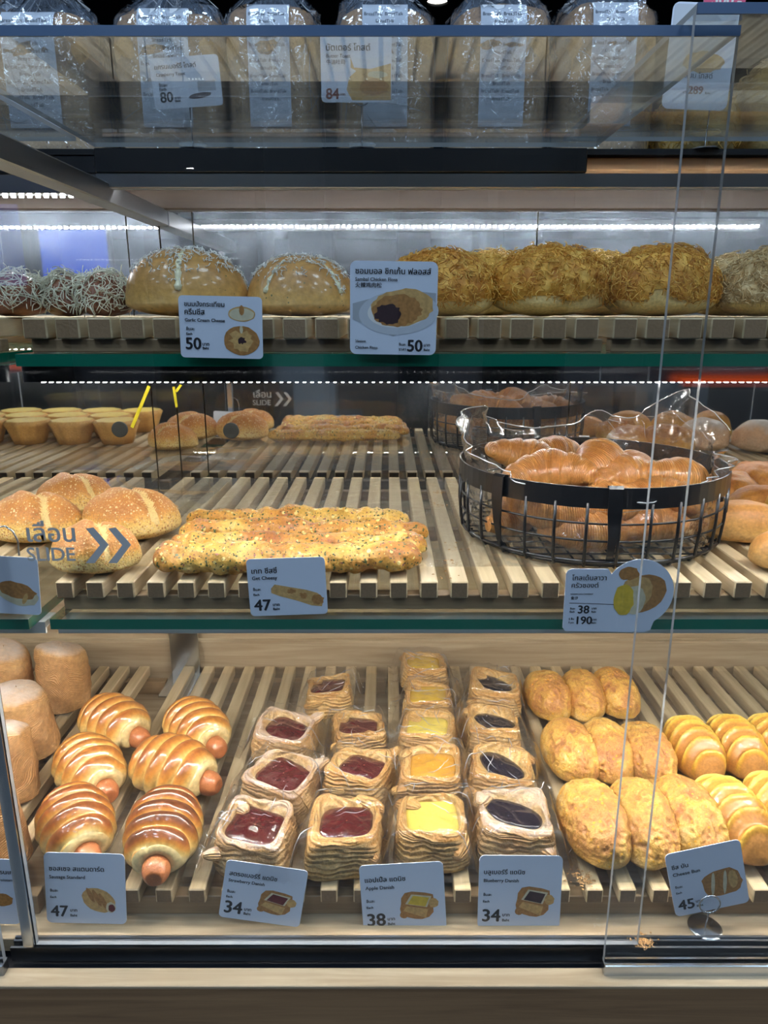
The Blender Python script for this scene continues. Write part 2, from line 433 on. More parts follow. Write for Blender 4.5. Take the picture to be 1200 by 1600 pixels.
M['tarttop'] = bread('yellow custard', [(.88, .66, .14), (.82, .52, .08)], .4, .3, 60, .3, 100)
M['dustroll'] = bread('floured roll', [(.78, .60, .42), (.62, .36, .19), (.46, .23, .10)], .6, .2, 40, .3, 150, dust=((.85, .82, .78), .9, 25))
M['toast'] = bread('toast loaf crust', [(.72, .50, .24), (.54, .31, .12), (.36, .18, .065)], .55, .3, 40, .7, 130, specks=((130, .22, (.30, .16, .07)),))
M['paper'] = flat('white paper band', (.74, .78, .84), .6)
M['crumb'] = flat('brown crumbs', (.40, .22, .08), .7, var=.5, bscale=90)
M['printbrown'] = flat('printed bread brown', (.42, .20, .06), .5, var=.6, bscale=260)
M['printlight'] = flat('printed bread gold', (.62, .38, .14), .5, var=.5, bscale=200)
M['printdark'] = flat('printed dark filling', (.035, .014, .02), .5, var=.5, bscale=200)
M['printred'] = flat('printed red filling', (.14, .015, .02), .5, var=.5, bscale=200)
M['printyellow'] = flat('printed yellow filling', (.72, .50, .05), .5, var=.4, bscale=150)
M['printcream'] = flat('printed cream', (.66, .60, .42), .5, var=.3, bscale=150)
M['printplate'] = flat('printed plate', (.55, .60, .68), .5)
M['printshade'] = flat('printed grey ground', (.40, .44, .50), .5)

# ------------------------------------------------------------------ room
def struct(name, mb, mat):
    return tag(mb.build(name, mat), kind='structure')
ROOM = (-7.0, 7.0, -12.0, 5.0, 2.75)
x0, x1, y0, y1, zc = ROOM
struct('floor', MB().box((x0, y0, -.05), (x1, y1, 0)), M['hallfloor'])
struct('ceiling', MB().box((x0, y0, zc), (x1, y1, zc + .05)), M['hallceil'])
struct('wall_back', MB().box((x0, y1, 0), (x1, y1 + .05, zc)), M['darkwall'])
struct('wall_front', MB().box((x0, y0 - .05, 0), (x1, y0, zc)), M['hallwall'])
struct('wall_left', MB().box((x0 - .05, y0, 0), (x0, y1, zc)), M['hallwall'])
struct('wall_right', MB().box((x1, y0, 0), (x1 + .05, y1, zc)), M['hallwall'])
for k, (px_, py_, w_, mt) in enumerate(((-.75, -5.0, .22, 'pillar'), (1.35, -6.0, .35, 'darkwall'), (-2.0, -7.0, .5, 'darkwall'), (.25, -4.6, .16, 'darkwall'), (3.2, -5.5, .3, 'pillar'), (-4.0, -6.0, .6, 'darkwall'))):
    struct('pillar_%d' % (k + 1), MB().box((px_ - w_, py_ - w_, 0), (px_ + w_, py_ + w_, zc), ch=.01), M[mt])
def disc(mb, c, r, z, n=24, mi=0, down=True):
    a = np.arange(n) * 2 * PI / n
    v = np.stack([c[0] + r * np.cos(a), c[1] + r * np.sin(a), np.full(n, z)], 1)
    mb.add(v, [tuple(range(n - 1, -1, -1)) if down else tuple(range(n))], mi, smooth=False)
def lamp(x, y, r, mat, label):
    t = thing('ceiling_lamp', label, 'lamp', (x, y, zc), group='ceiling downlights of the hall')
    a = np.arange(28) * 2 * PI / 28
    P = []
    for (rr, z) in ((r * 1.18, 0), (r * 1.2, -.012), (r * 1.05, -.018), (r, -.006)):
        P.append(np.stack([rr * np.cos(a), rr * np.sin(a), np.full(28, z)], 1))
    MB().grid(np.array(P), True).build('trim_ring', M['metal'], t)
    m = MB(); disc(m, (0, 0), r, -.0045); m.build('diffuser', mat, t)
    return t
for x in (-2.1, -.75, .75, 2.1):  # fill lamps added behind the camera to brighten the case front
    for y in (-.55, -1.45):
        lamp(x, y, .2, M['lamp'], 'added cool round fill lamp in the hall ceiling close in front of the case')
for x in (-1.5, -.5, .5, 1.5):  # more fill lamps, added to brighten the bagged loaves on top
    lamp(x, .45, .2, M['lamp'], 'added cool round fill lamp in the hall ceiling straight above the case')
for x, y in ((3.3, -10.0), (4.2, -9.4), (4.0, -11.0), (-3.0, -10.0), (0.5, -10.5), (-1.9, -6.2), (-.9, -7.0), (2.0, -8.5), (4.6, -6.0), (-4.5, -7.5), (5.8, -11.0), (-5.5, -11.2), (1.2, -11.3), (-1.5, -11.4)):
    lamp(x, y, .055, M['lamp_far'], 'small far downlight in the hall ceiling, a glint in the mirrors')
p = on_D(683, 20, 3.75)
tag(lamp(p.x, p.y, .045, M['spot'], 'small bright round spot in the black ceiling above the bagged loaves'), group='')
s = thing('display_screen', 'blue lit display screen standing in the hall, mirrored above the shredded cheese bread', 'screen', (-2.34, -3.0, 0))
MB().box((-.28, -.02, 1.52), (.28, .03, 2.02), ch=.008).build('bezel', M['black'], s)
MB().box((-.25, .031, 1.55), (.25, .034, 1.99)).build('lit_panel', M['screen'], s)
MB().box((-.06, -.03, 0), (.06, .0, 1.52)).box((-.3, -.2, 0), (.3, .2, .02)).build('stand', M['metal'], s)
s = thing('menu_lightbox', 'orange lit sign panel in the hall, mirrored beneath the upper glass shelf', 'sign', (2.1, -3.0, 0))
MB().box((-.36, -.05, .955), (.36, .02, 1.035), ch=.01).build('box', M['black'], s)
MB().box((-.34, .021, .97), (.34, .024, 1.02)).build('lit_panel', M['orange_sign'], s)
for k in (-.3, .26): MB().box((k, -.05, 0), (k + .04, .0, .94)).build('leg', M['alu'], s)

# ------------------------------------------------------------------ the display cabinet
XL, XR = -1.05, 1.05             # extent of the run of cases built
def z(h): return h + CZ
cab = thing('display_cabinet', 'long oak bakery display cabinet with glass shelves and mirrored back', 'display cabinet', (0, 0, 0))
def part(name, mb, mat, parent=None): return mb.build(name, mat, parent or cab)
part('fascia', MB().box((XL, .695, .05), (XR, .712, z(-.775) - .0045), ch=.001), M['oak_brown_shade'])
part('ledge', MB().box((XL, .694, z(-.775) - .004), (XR, .720, z(-.775)), ch=.0008), M['oak'])
part('plinth', MB().box((XL, .72, 0), (XR, 1.45, .05)), M['black'])
part('floor_board', MB().box((XL, .752, z(H_FLOOR) - .02), (XR, 1.43, z(H_FLOOR)), ch=.001), M['oak'])
part('under_carcass', MB().box((XL, .7215, .06), (XR, 1.43, z(H_FLOOR) - .026)), M['black'])
trk = MB()
for (ya, yb, za, zb) in ((.738, .741, -.020, .0), (.7475, .7505, -.022, .001), (.7515, .7545, -.022, .003)):
    trk.box((-.47, ya, z(H_FLOOR) + za), (XR, yb, z(H_FLOOR) + zb))
part('door_track', trk, M['track'])
part('back_board', MB().box((XL, D_MIR + .012, z(H_FLOOR)), (XR, D_MIR + .03, z(.235)), ch=0), M['oak'])
part('back_ledge', MB().box((XL, D_MIR - .006, z(H_FLOOR)), (XR, D_MIR + .012, z(-.665)), ch=.002), M['oak'])
part('lintel', MB().box((XL, D_MIR - .02, z(.176)), (XR, D_MIR + .011, z(.236)), ch=.002), M['lintelwood'])
part('top_deck', MB().box((XL, 1.19, z(H_DECK) - .008), (XR, 1.75, z(H_DECK)), ch=0), M['black'])
# mirrored back, in panels
def mirror_panels(zlo, zhi, xs, mt='mirror'):
    for a, b in zip(xs[:-1], xs[1:]):
        mb = MB().box((a + .0012, D_MIR, zlo), (b - .0012, D_MIR + .005, zhi))
        o = part('mirror_panel', mb, M[mt])
        yield o
up = list(mirror_panels(z(H_G1) - .02, z(.178), [XL, -.472, -.413, -.352, .272, XR], 'mirror_hazy'))
md = list(mirror_panels(z(-.345), z(H_G1) - .022, [XL, -.452, -.405, -.352, .35, XR]))
# finger holes and tape marks on the middle mirror
for (px, py, k) in ((187, 671, 0), (361, 673, 3)):
    q = on_D(px, py, D_MIR - .001)
    a = np.arange(24) * 2 * PI / 24
    r = 12.5 * mpp(q)
    P = np.array([np.stack([q.x + rr * np.cos(a), np.full(24, yy), q.z + rr * np.sin(a)], 1) for rr, yy in ((r, D_MIR), (r, D_MIR - .002), (r * .9, D_MIR - .0025), (r * .02, D_MIR - .0022))])
    MB().grid(P, True, smooth=False).build('finger_hole', M['hole'], md[k])
def tape(pts, w, par):
    qs = [on_D(a, b, D_MIR - .0006) for a, b in pts]
    mb = MB()
    for a, b in zip(qs[:-1], qs[1:]):
        d = (b - a).normalized(); nrm = Vector((-d.z, 0, d.x)) * w
        mb.add([a - nrm, a + nrm, b + nrm, b - nrm], [(0, 1, 2, 3)], smooth=False)
    mb.build('tape_mark', M['yellowtape'], par)
tape([(233, 603), (206, 668)], .0032, md[0]); tape([(271, 604), (276, 636)], .0025, md[2]); tape([(283, 601), (275, 612)], .0025, md[2])
# steel beam that divides the two cases, and the chrome plate at the foot of the back wall
part('divider_beam', MB().box((-.425, .80, z(.150)), (-.395, D_MIR - .002, z(.178)), ch=.002), M['alu'])
q = on_h(262, 1040, H_T3)
br = MB().box((-.452, 1.395, z(H_T3) - .02), (-.392, 1.40, z(-.640)), ch=.001).box((-.452, 1.30, z(H_T3) - .02), (-.392, 1.40, z(H_T3) - .017))
part('divider_bracket', br, M['metal'])
# LED fixtures
def led(name, x0, x1, y, zz, mat, pitch, size, house, skin='alu'):
    h = part(name, house, M[skin])
    mb = MB()
    n = int((x1 - x0) / pitch)
    sx, sy, sz = size
    for i in range(n):
        x = x0 + (i + .5) * pitch
        mb.box((x - sx / 2, y, zz - sz), (x + sx / 2, y + sy, zz))
    o = mb.build('diode_row', mat, h)
    return h
led('led_channel', -.385, XR, .8195, z(H_G1) - .0305, M['led_m'], .0085, (.0026, .0062, .0014),
    MB().box((-.40, .815, z(H_G1) - .022), (XR, .848, z(H_G1) - .0132)).box((-.40, .815, z(H_G1) - .031), (XR, .818, z(H_G1) - .022)), 'chrome')
led('led_channel', XL, -.43, .8195, z(H_G1) - .0305, M['led_m'], .0085, (.0026, .0062, .0014),
    MB().box((XL, .815, z(H_G1) - .022), (-.415, .848, z(H_G1) - .0132)).box((XL, .815, z(H_G1) - .031), (-.415, .818, z(H_G1) - .022)), 'chrome')
led('led_channel', -.385, XR, .838, z(H_G2) - .0212, M['led_l'], .0085, (.004, .005, .002),
    MB().box((-.40, .822, z(H_G2) - .021), (XR, .852, z(H_G2) - .0132)).box((-.40, .822, z(H_G2) - .028), (XR, .825, z(H_G2) - .021)), 'whitepaint')
led('led_channel', XL, -.43, .838, z(H_G2) - .0212, M['led_l'], .0085, (.004, .005, .002),
    MB().box((XL, .822, z(H_G2) - .021), (-.415, .852, z(H_G2) - .0132)).box((XL, .822, z(H_G2) - .028), (-.415, .825, z(H_G2) - .021)), 'whitepaint')
led('led_channel', -.34, XR, 1.372, z(H_G1) - .0212, M['led_m'], .0125, (.004, .005, .002),
    MB().box((-.36, 1.365, z(H_G1) - .021), (XR, 1.392, z(H_G1) - .0135)))
led('led_channel', XL, -.46, 1.372, z(H_G1) - .0212, M['led_m'], .0125, (.004, .005, .002),
    MB().box((XL, 1.365, z(H_G1) - .021), (-.455, 1.392, z(H_G1) - .0135)))
led('led_channel', -.40, .80, 1.150, z(.1795), M['led_h'], .0125, (.0045, .0045, .003),
    MB().box((-.413, 1.125, z(.1705)), (.80, 1.146, z(.1895)), ch=.001).box((-.413, 1.146, z(.1797)), (.80, 1.158, z(.1895))))
led('led_channel', XL, -.435, 1.2, z(.1718), M['led_h'], .0125, (.005, .004, .003),
    MB().box((XL, 1.185, z(.172)), (-.432, 1.21, z(.198)), ch=.001))
part('top_rail', MB().box((-.413, 1.125, z(.1900)), (.282, 1.16, z(.2225)), ch=.002), M['black'])
part('top_rail', MB().box((XL, 1.19, z(.20)), (-.432, 1.225, z(.225)), ch=.002), M['black'])
part('top_rail', MB().box((.286, 1.20, z(.206)), (XR, 1.235, z(.225)), ch=.002), M['oak_brown_shade'])

# ------------------------------------------------------------------ glass shelves
def pane(name, lo, hi, label, edge='edge', glass='shelfglass', cat='glass shelf', group=None):
    mb = MB()
    (ax, ay, az), (bx, by, bz) = lo, hi
    v = [(ax, ay, az), (bx, ay, az), (bx, by, az), (ax, by, az), (ax, ay, bz), (bx, ay, bz), (bx, by, bz), (ax, by, bz)]
    mb.add(v, [(3, 2, 1, 0), (4, 5, 6, 7)], 0, smooth=False)
    mb.add(v, [(0, 1, 5, 4), (1, 2, 6, 5), (2, 3, 7, 6), (3, 0, 4, 7)], 1, smooth=False)
    return tag(mb.build(name, [M[glass], M[edge]]), label, cat, group)
pane('glass_shelf', (-.398, .80, z(H_G1) - .013), (XR, D_MIR - .003, z(H_G1)), 'upper glass shelf with dark green front edge under the bun rack')
pane('glass_shelf', (XL, .80, z(H_G1) - .013), (-.421, D_MIR - .003, z(H_G1)), 'upper glass shelf of the neighbouring case, under the shredded cheese bread')
pane('glass_shelf', (-.398, .80, z(H_G2) - .013), (XR, D_MIR - .003, z(H_G2)), 'middle glass shelf with bright green front edge under sticks and basket')
pane('glass_shelf', (XL, .80, z(H_G2) - .013), (-.423, D_MIR - .003, z(H_G2)), 'middle glass shelf of the neighbouring case, behind the bread picture card')

# ------------------------------------------------------------------ slatted trays
def tray(x0, x1, ya, yb, ztop, hs, hr, pitch, wd, label, first=0.0, setback=.012):
    t = thing('slatted_tray', label, 'wooden tray', (x0, ya, z(ztop) - hs - hr))
    mb = MB(); x = first
    while x + wd <= x1 - x0 + 1e-6:
        mb.box((x, 0, hr), (x + wd, yb - ya, hr + hs), ch=.0014); x += pitch
    o = mb.build('slats', [M['oak_slat'], M['slatend_shade']], t)
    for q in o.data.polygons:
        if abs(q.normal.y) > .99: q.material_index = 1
    for yy in (setback, (yb - ya) * .5, yb - ya - .03):
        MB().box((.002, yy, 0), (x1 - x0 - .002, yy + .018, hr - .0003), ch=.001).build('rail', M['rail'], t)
    return t
tray(-.425, -.0015, .779, 1.395, H_T3, .021, .029, .0424, .0215, 'slatted wooden tray under the sausage rolls and strawberry danishes', .0)
tray(.0015, .425, .779, 1.395, H_T3, .021, .029, .0424, .0215, 'slatted wooden tray under the apple and blueberry danishes', .0)
tray(.428, .90, .779, 1.395, H_T3, .021, .029, .0424, .0215, 'slatted wooden tray under the striped yellow rolls', .0)
tray(-.90, -.455, .779, 1.395, H_T3, .021, .029, .0424, .0215, 'slatted wooden tray under the tall sugared puff pastries', .0)
tray(-.395, .30, .818, 1.392, H_T2, .021, .019, .0362, .021, 'slatted wooden tray under the cheese sticks', .0)
tray(.305, .95, .818, 1.392, H_T2, .021, .019, .0362, .021, 'slatted wooden tray right of the wire basket', .0)
tray(-1.0, -.44, .818, 1.392, H_T2, .021, .019, .0362, .021, 'slatted wooden tray at the far left of the middle shelf', .0)
tray(-.395, .24, .818, 1.36, H_T1, .022, .0145, .0352, .026, 'slatted wooden rack under the garlic buns on the upper shelf', .0)
tray(.245, .95, .818, 1.36, H_T1, .022, .0145, .0352, .026, 'slatted wooden rack under the pale floss buns on the upper shelf', .0)
tray(-1.0, -.425, .818, 1.36, H_T1, .022, .0145, .0352, .026, 'slatted wooden rack under the shredded cheese bread', .0)

# ------------------------------------------------------------------ sliding glass doors (upright pane with a pane over the top)
def door(xa, xb, D, hp, label, parts):
    t = thing('sliding_glass_door', label, 'glass door', (0, D, z(H_FLOOR)))
    mb = MB()
    zt = hp - H_FLOOR
    def slab(lo, hi):
        (ax, ay, az), (bx, by, bz) = lo, hi
        v = [(ax, ay, az), (bx, ay, az), (bx, by, az), (ax, by, az), (ax, ay, bz), (bx, ay, bz), (bx, by, bz), (ax, by, bz)]
        return v
    w = MB()
    v = slab((xa, -.006, .004), (xb, 0, zt))
    w.add(v, [(0, 1, 5, 4), (2, 3, 7, 6)], 0, smooth=False)
    w.add(v, [(1, 2, 6, 5), (3, 0, 4, 7), (3, 2, 1, 0)], 1, smooth=False)
    w.build('front_pane', [M['glass'], M['edge_clear']], t)
    w = MB()
    v = slab((xa, -.006, zt + .0003), (xb, 1.20 - D, zt + .0063))
    w.add(v, [(3, 2, 1, 0), (4, 5, 6, 7)], 0, smooth=False)
    w.add(v, [(0, 1, 5, 4), (1, 2, 6, 5), (2, 3, 7, 6), (3, 0, 4, 7)], 1, smooth=False)
    w.build('top_pane', [M['plate'], M['edge_clear']], t)
    MB().box((xa, -.0085, zt - .002), (xb, -.0063, zt + .0065)).build('front_edge_strip', M['bluebar'], t)
    for nm, lo, hi, mt in parts:
        MB().box(lo, hi, ch=.001).build(nm, M[mt], t)
    return t
dA = door(-.437, .3125, D_A, H_PLATE, 'wide sliding glass door over the sausage rolls and danishes, marked slide',
          [('edge_profile', (-.452, -.010, .003), (-.438, .004, H_PLATE - H_FLOOR - .02), 'metal')])
dB = door(.2625, XR, D_B, H_PLATE + .008, 'sliding glass door in front of the cheese buns on its steel shoe',
          [('bottom_shoe', (.2625, -.010, -.012), (XR, .004, .004), 'metal')])
dC = door(XL, -.464, D_B, H_PLATE + .008, 'sliding glass door of the neighbouring case at the bottom left corner',
          [('bottom_shoe', (XL, -.010, -.012), (-.464, .004, .004), 'track')])

# ------------------------------------------------------------------ lettering
_txt = {}
def text_geo(s):
    if s in _txt: return _txt[s]
    c = bpy.data.curves.new('t', 'FONT'); c.body = s; c.size = 1.0; c.resolution_u = 3
    o = bpy.data.objects.new('t', c); COL.objects.link(o)
    bpy.context.view_layer.update()
    dg = bpy.context.evaluated_depsgraph_get()
    me = bpy.data.meshes.new_from_object(o.evaluated_get(dg))
    v = np.array([x.co[:] for x in me.vertices]).reshape(-1, 3)
    f = [tuple(q.vertices) for q in me.polygons]
    bpy.data.objects.remove(o); bpy.data.curves.remove(c); bpy.data.meshes.remove(me)
    par = list(range(len(v)))                       # letters and their tone marks lie a hair apart
    def root(i):
        while par[i] != i: par[i] = par[par[i]]; i = par[i]
        return i
    for q in f:
        for i in q[1:]: par[root(i)] = root(q[0])
    ids = {}
    for i in range(len(v)): v[i, 2] = ids.setdefault(root(i), len(ids)) % 5
    _txt[s] = (v, f)
    return v, f
def put_text(mb, s, x, y, w, bold=.02, eps=.0004, mi=0, h=None):
    """lay the words in the card's own X-Z plane, left end x, baseline y, total width w (metres)."""
    v, f = text_geo(s)
    if not len(v): return
    lo, hi = v[:, 0].min(), v[:, 0].max()
    k = w / (hi - lo)
    kz = k if h is None else h / (v[:, 1].max() - min(0, v[:, 1].min()))
    off = [(0, 0)] if not bold else [(-bold, 0), (bold, 0), (0, bold * .6), (0, -bold * .6), (0, 0)]
    for n, (a, b) in enumerate(off):
        P = np.stack([x + (v[:, 0] - lo + a) * k, -eps - n * .00005 - v[:, 2] * .000008, y + (v[:, 1] + b) * kz], 1)
        mb.add(P, f, mi, smooth=False)
def blobpts(cx, cy, rx, ry, n=22, rough=.06, seed=0, rot=0.0, p=2.0):
    r = np.random.default_rng(seed)
    a = np.arange(n) * 2 * PI / n
    k = (np.abs(np.cos(a)) ** p + np.abs(np.sin(a)) ** p) ** (-1 / p) * (1 + rough * r.uniform(-1, 1, n))
    X, Y = rx * k * np.cos(a), ry * k * np.sin(a)
    c, s_ = math.cos(rot), math.sin(rot)
    return [(cx + x * c - y * s_, cy + x * s_ + y * c) for x, y in zip(X, Y)]
PM = ['printbrown', 'printlight', 'printdark', 'printred', 'printyellow', 'printcream', 'printplate', 'printshade', 'pink', 'whiteink']
def card(px, label, D, texts, pics, shape=None, lean=0.0, group='price cards', name='price_card', extra=None):
    """px: TL, TR, BL picture corners on the upright plane at depth D."""
    TL, TR, BL = (on_D(a, b, D) for a, b in px)
    X = (TR - TL); wd = X.length; X.normalize()
    Zv = TL - BL; Zv = Zv - X * Zv.dot(X); ht = Zv.length; Zv.normalize()
    R = Matrix((X, Zv.cross(X), Zv)).transposed()
    bl = TL - Zv * ht
    mb = MB()
    th = .0009
    if shape is None:
        r = .07 * ht
        pts = []
        for (cx, cz, a0) in ((wd - r, r, -PI / 2), (wd - r, ht - r, 0), (r, ht - r, PI / 2), (r, r, PI)):
            for k in range(6): pts.append((cx + r * math.cos(a0 + k * PI / 10), cz + r * math.sin(a0 + k * PI / 10)))
    else: pts = shape(wd, ht)
    n = len(pts)
    v = [(a, 0, b) for a, b in pts] + [(a, th, b) for a, b in pts]
    mb.add(v, [tuple(range(n)), tuple(range(2 * n - 1, n - 1, -1))] + [(i, n + i, n + (i + 1) % n, (i + 1) % n) for i in range(n)], smooth=False)
    o = mb.build(name, M['card'])
    o.matrix_world = Matrix.Translation(bl) @ (R.to_4x4() @ Matrix.Rotation(lean, 4, 'X'))
    tag(o, label, 'price card', group)
    tm = MB(); used = False
    for tx in texts:
        s, x, y, w = tx[:4]; bold = tx[4] if len(tx) > 4 else .02
        mi = tx[5] if len(tx) > 5 else 0
        put_text(tm, s, x * wd, (1 - y) * ht, w * wd, bold, mi=mi)
    if texts: tm.build('lettering', [M['ink'], M['inkred'], M['whiteink']], o)
    if pics:
        pm = MB()
        for k, (pl, mt) in enumerate(pics):
            P = [(a * wd, -.00025 - k * .00004, (1 - b) * ht) for a, b in pl]
            pm.add(P, [tuple(range(len(P) - 1, -1, -1))], PM.index(mt), smooth=False)
        pm.build('printed_picture', [M[k] for k in PM], o)
    return o
def B(*a, **k): return blobpts(*a, **k)
EACH = 'ชิ้นละ'; BAHT = 'บาท'
def std(th, en, price, tw, ew):
    return [(th, .06, .25, tw, .022), (en, .06, .36, ew, .02), (EACH, .06, .55, .10, .02), ('Each', .06, .64, .075, .03),
            (price, .06, .90, .21, .028), (BAHT, .30, .83, .085, .03), ('Baht', .30, .90, .085, .03)]
D3 = .772
# ------------------------------------------------------------------ pastries
_cs = {}
def cubesphere(n):
    if n in _cs: return _cs[n]
    key, V, Fc = {}, [], []
    def vid(p):
        k = tuple(np.round(p, 6))
        if k not in key: key[k] = len(V); V.append(p)
        return key[k]
    t = np.tan(np.linspace(-PI / 4, PI / 4, n + 1))
    for ax in range(3):
        for sgn in (-1, 1):
            u, w = (ax + 1) % 3, (ax + 2) % 3
            ids = np.zeros((n + 1, n + 1), int)
            for i in range(n + 1):
                for j in range(n + 1):
                    p = np.zeros(3); p[ax] = sgn; p[u] = t[i]; p[w] = t[j]
                    ids[i, j] = vid(p / np.linalg.norm(p))
            for i in range(n):
                for j in range(n):
                    q = (ids[i, j], ids[i + 1, j], ids[i + 1, j + 1], ids[i, j + 1])
                    Fc.append(q if sgn > 0 else q[::-1])
    _cs[n] = (np.array(V), Fc)
    return _cs[n]
def sup(d, p):
    return d / (np.sum(np.abs(d) ** p, 1, keepdims=True) ** (1 / p))
def sstep(a, b, x):
    t = np.clip((x - a) / (b - a), 0, 1); return t * t * (3 - 2 * t)
def bun_geo(n, a, b, c, p=2.2, flat=.35, lump=.04, seed=0, freq=2.0):
    d, f = cubesphere(n)
    P = sup(d, p) * (a, b, c)
    P[:, 2] = np.where(P[:, 2] < 0, P[:, 2] * flat, P[:, 2])
    P *= (1 + lump * fbm(d * freq + seed * 3.1, seed, 2))[:, None]
    P[:, 2] -= P[:, 2].min()
    return d, P, f

def sausage_roll(seed, dark=0.0):
    rg = np.random.default_rng(seed)
    Ln, Rr = .062, .049
    nu, nv = 110, 56
    t = np.linspace(-1, 1, nu)[:, None]; ph = np.linspace(0, 2 * PI, nv, endpoint=False)[None, :]
    env = np.where(t < 0, (1 - np.abs(t) ** 2.4) ** .5, (1 - .62 * np.abs(t) ** 2.6) ** .5)
    turns = 2.75
    s_ = turns * t + ph / (2 * PI) + .07 * np.sin(3 * ph + seed)
    fr = s_ - np.floor(s_)
    bulge = np.clip(np.sin(PI * np.clip(fr, 0, 1)), 0, 1) ** .55
    R = Rr * env * (.83 + .19 * bulge)
    X = np.broadcast_to(t * Ln, (nu, nv)); Y = R * np.cos(ph); Z = R * np.sin(ph)
    Z = np.where(Z < 0, Z * .62, Z * .98)
    P = np.stack([X, Y, Z], -1)
    P = P + .0012 * fbm(P * 40 + seed, seed, 2)[..., None]
    upn = np.clip(np.sin(ph), -1, 1)
    bake = np.clip(.05 + (.66 + dark) * sstep(-.30, .70, upn) * (.22 + .78 * bulge ** 1.3) + rg.uniform(-.02, .03) - .25 * (t > .8) * (t - .8) * 5, 0, 1)
    zmin = P[..., 2].min(); P[..., 2] -= zmin
    body = MB().grid(P, True, bake=bake)
    # dough face round the sausage
    ring = P[-1]; c = ring.mean(0); rows = [ring, c + (ring - c) * .8 + (.004, 0, 0), c + (ring - c) * .55 + (.003, 0, 0), c + (ring - c) * .2 + (-.004, 0, 0)]
    body.grid(np.array(rows), True, bake=np.full((4, nv), .06))
    # sausage
    nu2, nv2 = 26, 24
    u = np.linspace(0, 1, nu2)[:, None]; p2 = np.linspace(0, 2 * PI, nv2, endpoint=False)[None, :]
    rs = .0168 * np.where(u > .62, np.sqrt(np.clip(1 - ((u - .62) / .385) ** 2, 0, 1)), 1) * (1 + .05 * np.sin(5 * p2 + seed) * sstep(.7, 1, u)) + .0006
    xs = .034 + .054 * u - .004 * sstep(.97, 1, u)
    S = np.stack([np.broadcast_to(xs, rs.shape), rs * np.cos(p2), -zmin - .004 + rs * np.sin(p2)], -1)
    sm = MB().grid(S, True, bake=np.broadcast_to(.25 + .30 * sstep(.9, .97, u), rs.shape), caps=True)
    return body, sm
def make_sausage(seed, label, px, py, rz, sc):
    b, s = sausage_roll(seed, .30 if seed == 6 else .14 if seed == 5 else 0.0)
    q = on_h(px, py, H_T3 + .032)
    t = thing('sausage_roll', label, 'sausage roll', (q.x, q.y, z(H_T3) + .0012), rz, 'sausage rolls on the bottom tray')
    t.scale = (sc,) * 3
    b.build('bun', M['sausage_bread'], t); s.build('sausage', M['sausage'], t)
dg = math.radians
make_sausage(1, 'golden sausage roll at the back left of the six, beside the sugared puffs', 176, 1131, dg(-34), 1.02)
make_sausage(2, 'golden sausage roll at the back right of the six, nearest the bare slats', 305, 1138, dg(-48), 1.02)
make_sausage(3, 'sausage roll in the middle row on the side of the sugared puffs', 138, 1200, dg(-48), 1.02)
make_sausage(4, 'sausage roll in the middle row whose sausage points towards the danishes', 266, 1203, dg(-24), 1.06)
make_sausage(5, 'front sausage roll directly above its price card', 118, 1288, dg(-56), 1.02)
make_sausage(6, 'front sausage roll with the darkest crust, its sausage pointing at the viewer', 257, 1296, dg(-82), 1.04)

def ngon_r(a, n, rot, rx, ry):
    """radius of a rounded quadrilateral outline"""
    c, s = np.cos(a - rot), np.sin(a - rot)
    return (np.abs(c / rx) ** n + np.abs(s / ry) ** n) ** (-1 / n)
def creases(mb, P, n, seed, r=.00038, ln=(8, 22), close=False, lift=.0003):
    """folds in a film with their painted highlights, as fine pale ridges that follow it"""
    rg = np.random.default_rng(seed + 500); nu, nv = P.shape[:2]
    for k in range(n):
        i, j = rg.uniform(2, nu - 3), rg.uniform(2, nv - 3); t = rg.uniform(0, 2 * PI); pts = []
        for s_ in range(int(rg.integers(*ln))):
            i += math.cos(t); j += math.sin(t); t += rg.normal(0, .10)
            if not (1 < i < nu - 2) or (not close and not (1 < j < nv - 2)): break
            a, b = int(i), int(j) % (nv - 1); fa, fb = i - int(i), j - int(j)
            q = (P[a, b] * (1 - fa) * (1 - fb) + P[a + 1, b] * fa * (1 - fb) + P[a, b + 1] * (1 - fa) * fb + P[a + 1, b + 1] * fa * fb)
            pts.append(q + (0, 0, lift))
        if len(pts) > 3: mb.tube(pts, r * np.sin(np.linspace(.25, PI - .25, len(pts))), 4, mi=1)
